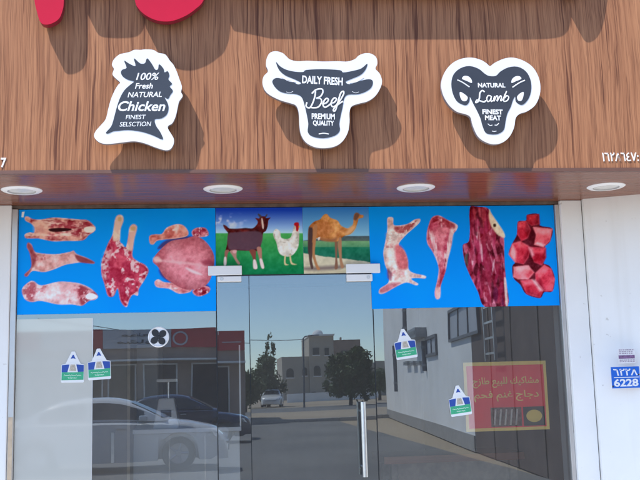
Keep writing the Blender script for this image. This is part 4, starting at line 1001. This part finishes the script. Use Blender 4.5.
q0 = Vector((p.x, p.y, zt2-.1)); q1 = Vector((-9, SY-4, 5.2))
MB().tube([q0.lerp(q1, f)+Vector((0, 0, -1.2*f*(1-f)*4*.35)) for f in np.linspace(0, 1, 25)], .02, 5).build('overhead_cable', M['pole'])
tag(bpy.data.objects['overhead_cable'], 'thin overhead cable running left from the mirrored street lamp', 'cable')
# ------------------------------------------------------------------ cars
def paint(name, c):
    t = NT(name).set(.22); f = t.noise(t.coord((1, 1, 1)), 3, 3)
    t.col(t.ramp(f, [(.3, tuple(x*.94 for x in c)), (.7, c)])); t.b.inputs['Coat Weight'].default_value = .6; t.b.inputs['Coat Roughness'].default_value = .06; return t.m
M['tyre'] = plain('tyre_rubber', (.018, .018, .018), .8)
M['rim'] = plain('alloy_rim', (.50, .50, .51), .3, .7)
M['headlamp'] = plain('headlamp_glass', (.55, .57, .60), .1, .3)
M['taillamp'] = plain('tail_lamp_red', (.30, .01, .012), .2)
M['plate'] = plain('pale_plate', (.7, .7, .68), .4)
def interp(x, tab):
    xs_, ys_ = zip(*tab); return float(np.interp(x, xs_, ys_))
def car(label, body_mat, loc, rot, hatch=False):
    """nose towards +x, 4.6 m long, built round its own origin on the ground"""
    t = thing('parked_car', (0, 0, 0), label, 'car', 'cars parked in the mirrored lot')
    top = [(-2.3, .62), (-2.26, .92), (-2.1, 1.0), (-1.5, 1.0), (1.05, .99), (1.55, .92), (2.05, .80), (2.25, .66), (2.3, .5)]
    wid = [(-2.3, .66), (-2.2, .80), (-1.8, .89), (-.5, .91), (1.2, .90), (1.9, .84), (2.2, .72), (2.3, .55)]
    wheels = (-1.35, 1.38); wr_ = .33
    xs_ = sorted(set(np.round(np.concatenate([np.linspace(-2.3, 2.3, 47)]+[w+np.linspace(-.4, .4, 17) for w in wheels]), 4)))
    rows = []
    for x in xs_:
        zt_, w = interp(x, top), interp(x, wid); zb_ = .2 if abs(x) < 2.1 else .26
        za = zb_
        for c in wheels:
            if abs(x-c) < .395: za = max(za, wr_+math.sqrt(max(0, .395**2-(x-c)**2)))
        za = min(za, zt_-.16); zm = max(za+.02, .62)
        zm = min(zm, zt_-.1)
        rows.append([(x, 0, zb_+.02), (x, w*.72, zb_+.02), (x, w*.95, za), (x, w, zm), (x, w*.975, zt_-.07), (x, w*.90, zt_-.01), (x, w*.5, zt_+.025), (x, 0, zt_+.035)])
    mb = MB(); n = len(rows[0])
    for sgn in (1, -1):
        b = len(mb.v); mb.v += [(x, y*sgn, z) for r_ in rows for x, y, z in r_]
        for i in range(len(rows)-1):
            for j in range(n-1): mb.f.append((b+i*n+j, b+(i+1)*n+j, b+(i+1)*n+j+1, b+i*n+j+1)); mb.m.append(0)
        for e_ in (0, len(rows)-1): mb.f.append(tuple(b+e_*n+j for j in range(n))); mb.m.append(0)
    mb.build('body', body_mat, t, smooth=True)
    # cabin: roof skin and glasshouse
    roof = [(-2.22, 1.0), (-2.12, 1.28), (-1.7, 1.44), (-.4, 1.48), (.3, 1.42), (1.15, 1.0)] if hatch else [(-1.72, 1.0), (-1.25, 1.24), (-.85, 1.385), (-.2, 1.44), (.25, 1.40), (.6, 1.27), (1.15, 1.0)]
    xs_ = np.linspace(roof[0][0], roof[-1][0], 44); sm = [(a, b) for a, b in smooth_line(roof, 8)]
    cab, gl = MB(), MB()
    def sec(x):
        zr = max(interp(x, sm), 1.0); wB = .83; wT = .83-.24*(zr-1.0)/.45
        return [(x, wB, .99), (x, wB-(wB-wT)*.86, .99+(zr-.99)*.86), (x, wT-.05, zr-.01), (x, wT*.5, zr+.012), (x, 0, zr+.018)]
    S = [sec(x) for x in xs_]
    for sgn in (1, -1):
        b = len(cab.v); cab.v += [(x, y*sgn, z) for r_ in S for x, y, z in r_]
        for i in range(len(S)-1):
            for j in range(4): cab.f.append((b+i*5+j, b+(i+1)*5+j, b+(i+1)*5+j+1, b+i*5+j+1)); cab.m.append(0)
    cab.build('cabin', body_mat, t, smooth=True)
    def lerp(a, b_, f): return tuple(a[k]+(b_[k]-a[k])*f for k in range(3))
    x0s = [(roof[0][0]+.42, -.42), (-.36, .70)] if not hatch else [(roof[0][0]+.25, -.42), (-.36, .70)]
    for sgn in (1, -1):
        for xa, xb in x0s:
            g = MB(); N = 12; pts = []
            for k in range(N+1):
                x = xa+(xb-xa)*k/N; s_ = sec(x); lo, hi = lerp(s_[0], s_[1], .10), lerp(s_[0], s_[1], .93)
                pts += [(x, (lo[1]+.012)*sgn, lo[2]), (x, (hi[1]+.012)*sgn, hi[2])]
            g.add(pts, [(2*k, 2*k+2, 2*k+3, 2*k+1) for k in range(N)]); g.build('side_window', M['bluegrey'], t)
    for nm, xa, xb in (('windscreen', .42, 1.08), ('rear_window', roof[0][0]+.08, roof[0][0]+(.40 if hatch else .62))):
        g = MB(); pts = []; N = 8
        for k in range(N+1):
            x = xa+(xb-xa)*k/N; s_ = sec(x)
            dx = .015 if nm == 'windscreen' else -.015
            pts += [(x+dx, -s_[2][1]*.93, s_[2][2]+.012), (x+dx, 0, s_[4][2]+.014), (x+dx, s_[2][1]*.93, s_[2][2]+.012)]
        g.add(pts, [q for k in range(N) for q in ((3*k, 3*k+3, 3*k+4, 3*k+1), (3*k+1, 3*k+4, 3*k+5, 3*k+2))]); g.build(nm, M['bluegrey'], t)
    for wx in wheels:
        for sgn in (1, -1):
            y0 = .76*sgn
            wb_ = MB().lathe([(.20, -.10), (.30, -.105), (wr_, -.07), (wr_, .07), (.30, .105), (.20, .10)], (wx, y0, wr_), 'Y', 28).build('wheel', M['tyre'], t, smooth=True)
            rm = MB().lathe([(0, .085*sgn), (.05, .085*sgn), (.07, .05*sgn), (.19, .07*sgn), (.215, .1*sgn)], (wx, y0, wr_), 'Y', 28)
            for k in range(5):
                a = k*2*math.pi/5; rm.tube([(wx+.05*math.cos(a), y0+.085*sgn, wr_+.05*math.sin(a)), (wx+.2*math.cos(a), y0+.092*sgn, wr_+.2*math.sin(a))], .022, 6)
            rm.build('rim', M['rim'], wb_)
    for sgn in (1, -1):
        MB().add([(2.24, .48*sgn, .60), (2.02, .80*sgn, .64), (1.96, .80*sgn, .76), (2.18, .50*sgn, .70), (2.30, .48*sgn, .59), (2.09, .835*sgn, .63), (2.0, .83*sgn, .765), (2.235, .50*sgn, .705)], [(0,1,2,3),(4,5,6,7),(0,1,5,4),(2,3,7,6),(1,2,6,5),(0,3,7,4)]).build('headlight', M['headlamp'], t)
        MB().box(-2.315, .48*sgn if sgn > 0 else -.76, .72, -2.2, .76*sgn if sgn > 0 else -.48, .9).build('tail_light', M['taillamp'], t, bevel=.02)
        MB().box(.62, .84 if sgn > 0 else -1.0, .99, .78, 1.0 if sgn > 0 else -.84, 1.1).build('wing_mirror', body_mat, t, bevel=.03)
        for hx in (-.75, .25): MB().box(hx-.09, (.905 if sgn > 0 else -.935), .83, hx+.09, (.935 if sgn > 0 else -.905), .86).build('door_handle', M['rim'], t, bevel=.008)
    MB().box(-2.335, -.26, .60, -2.295, .26, .71).build('number_plate', M['plate'], t); MB().box(2.27, -.26, .40, 2.325, .26, .51).build('number_plate', M['plate'], t)
    MB().box(2.19, -.46, .54, 2.315, .46, .58).build('grille', M['dark'], t)
    t.location = loc; t.rotation_euler = (0, 0, rot)
    return t
M['car_white'], M['car_blue'] = paint('white_car_paint', (.72, .72, .71)), paint('dark_blue_car_paint', (.02, .03, .07))
car('white saloon car seen from its side, mirrored low in the left pane', M['car_white'], (-2.25, -14.65, 0), 0)
car('dark blue saloon car beyond the white one, its nose mirrored beside the door', M['car_blue'], (-1.45, -25.4, 0), R(2))
q = MR(272, 389, 84.); car('small far white hatchback on the road beyond the mirrored kerb', M['car_white'], (q.x, q.y, .0), R(97), True)
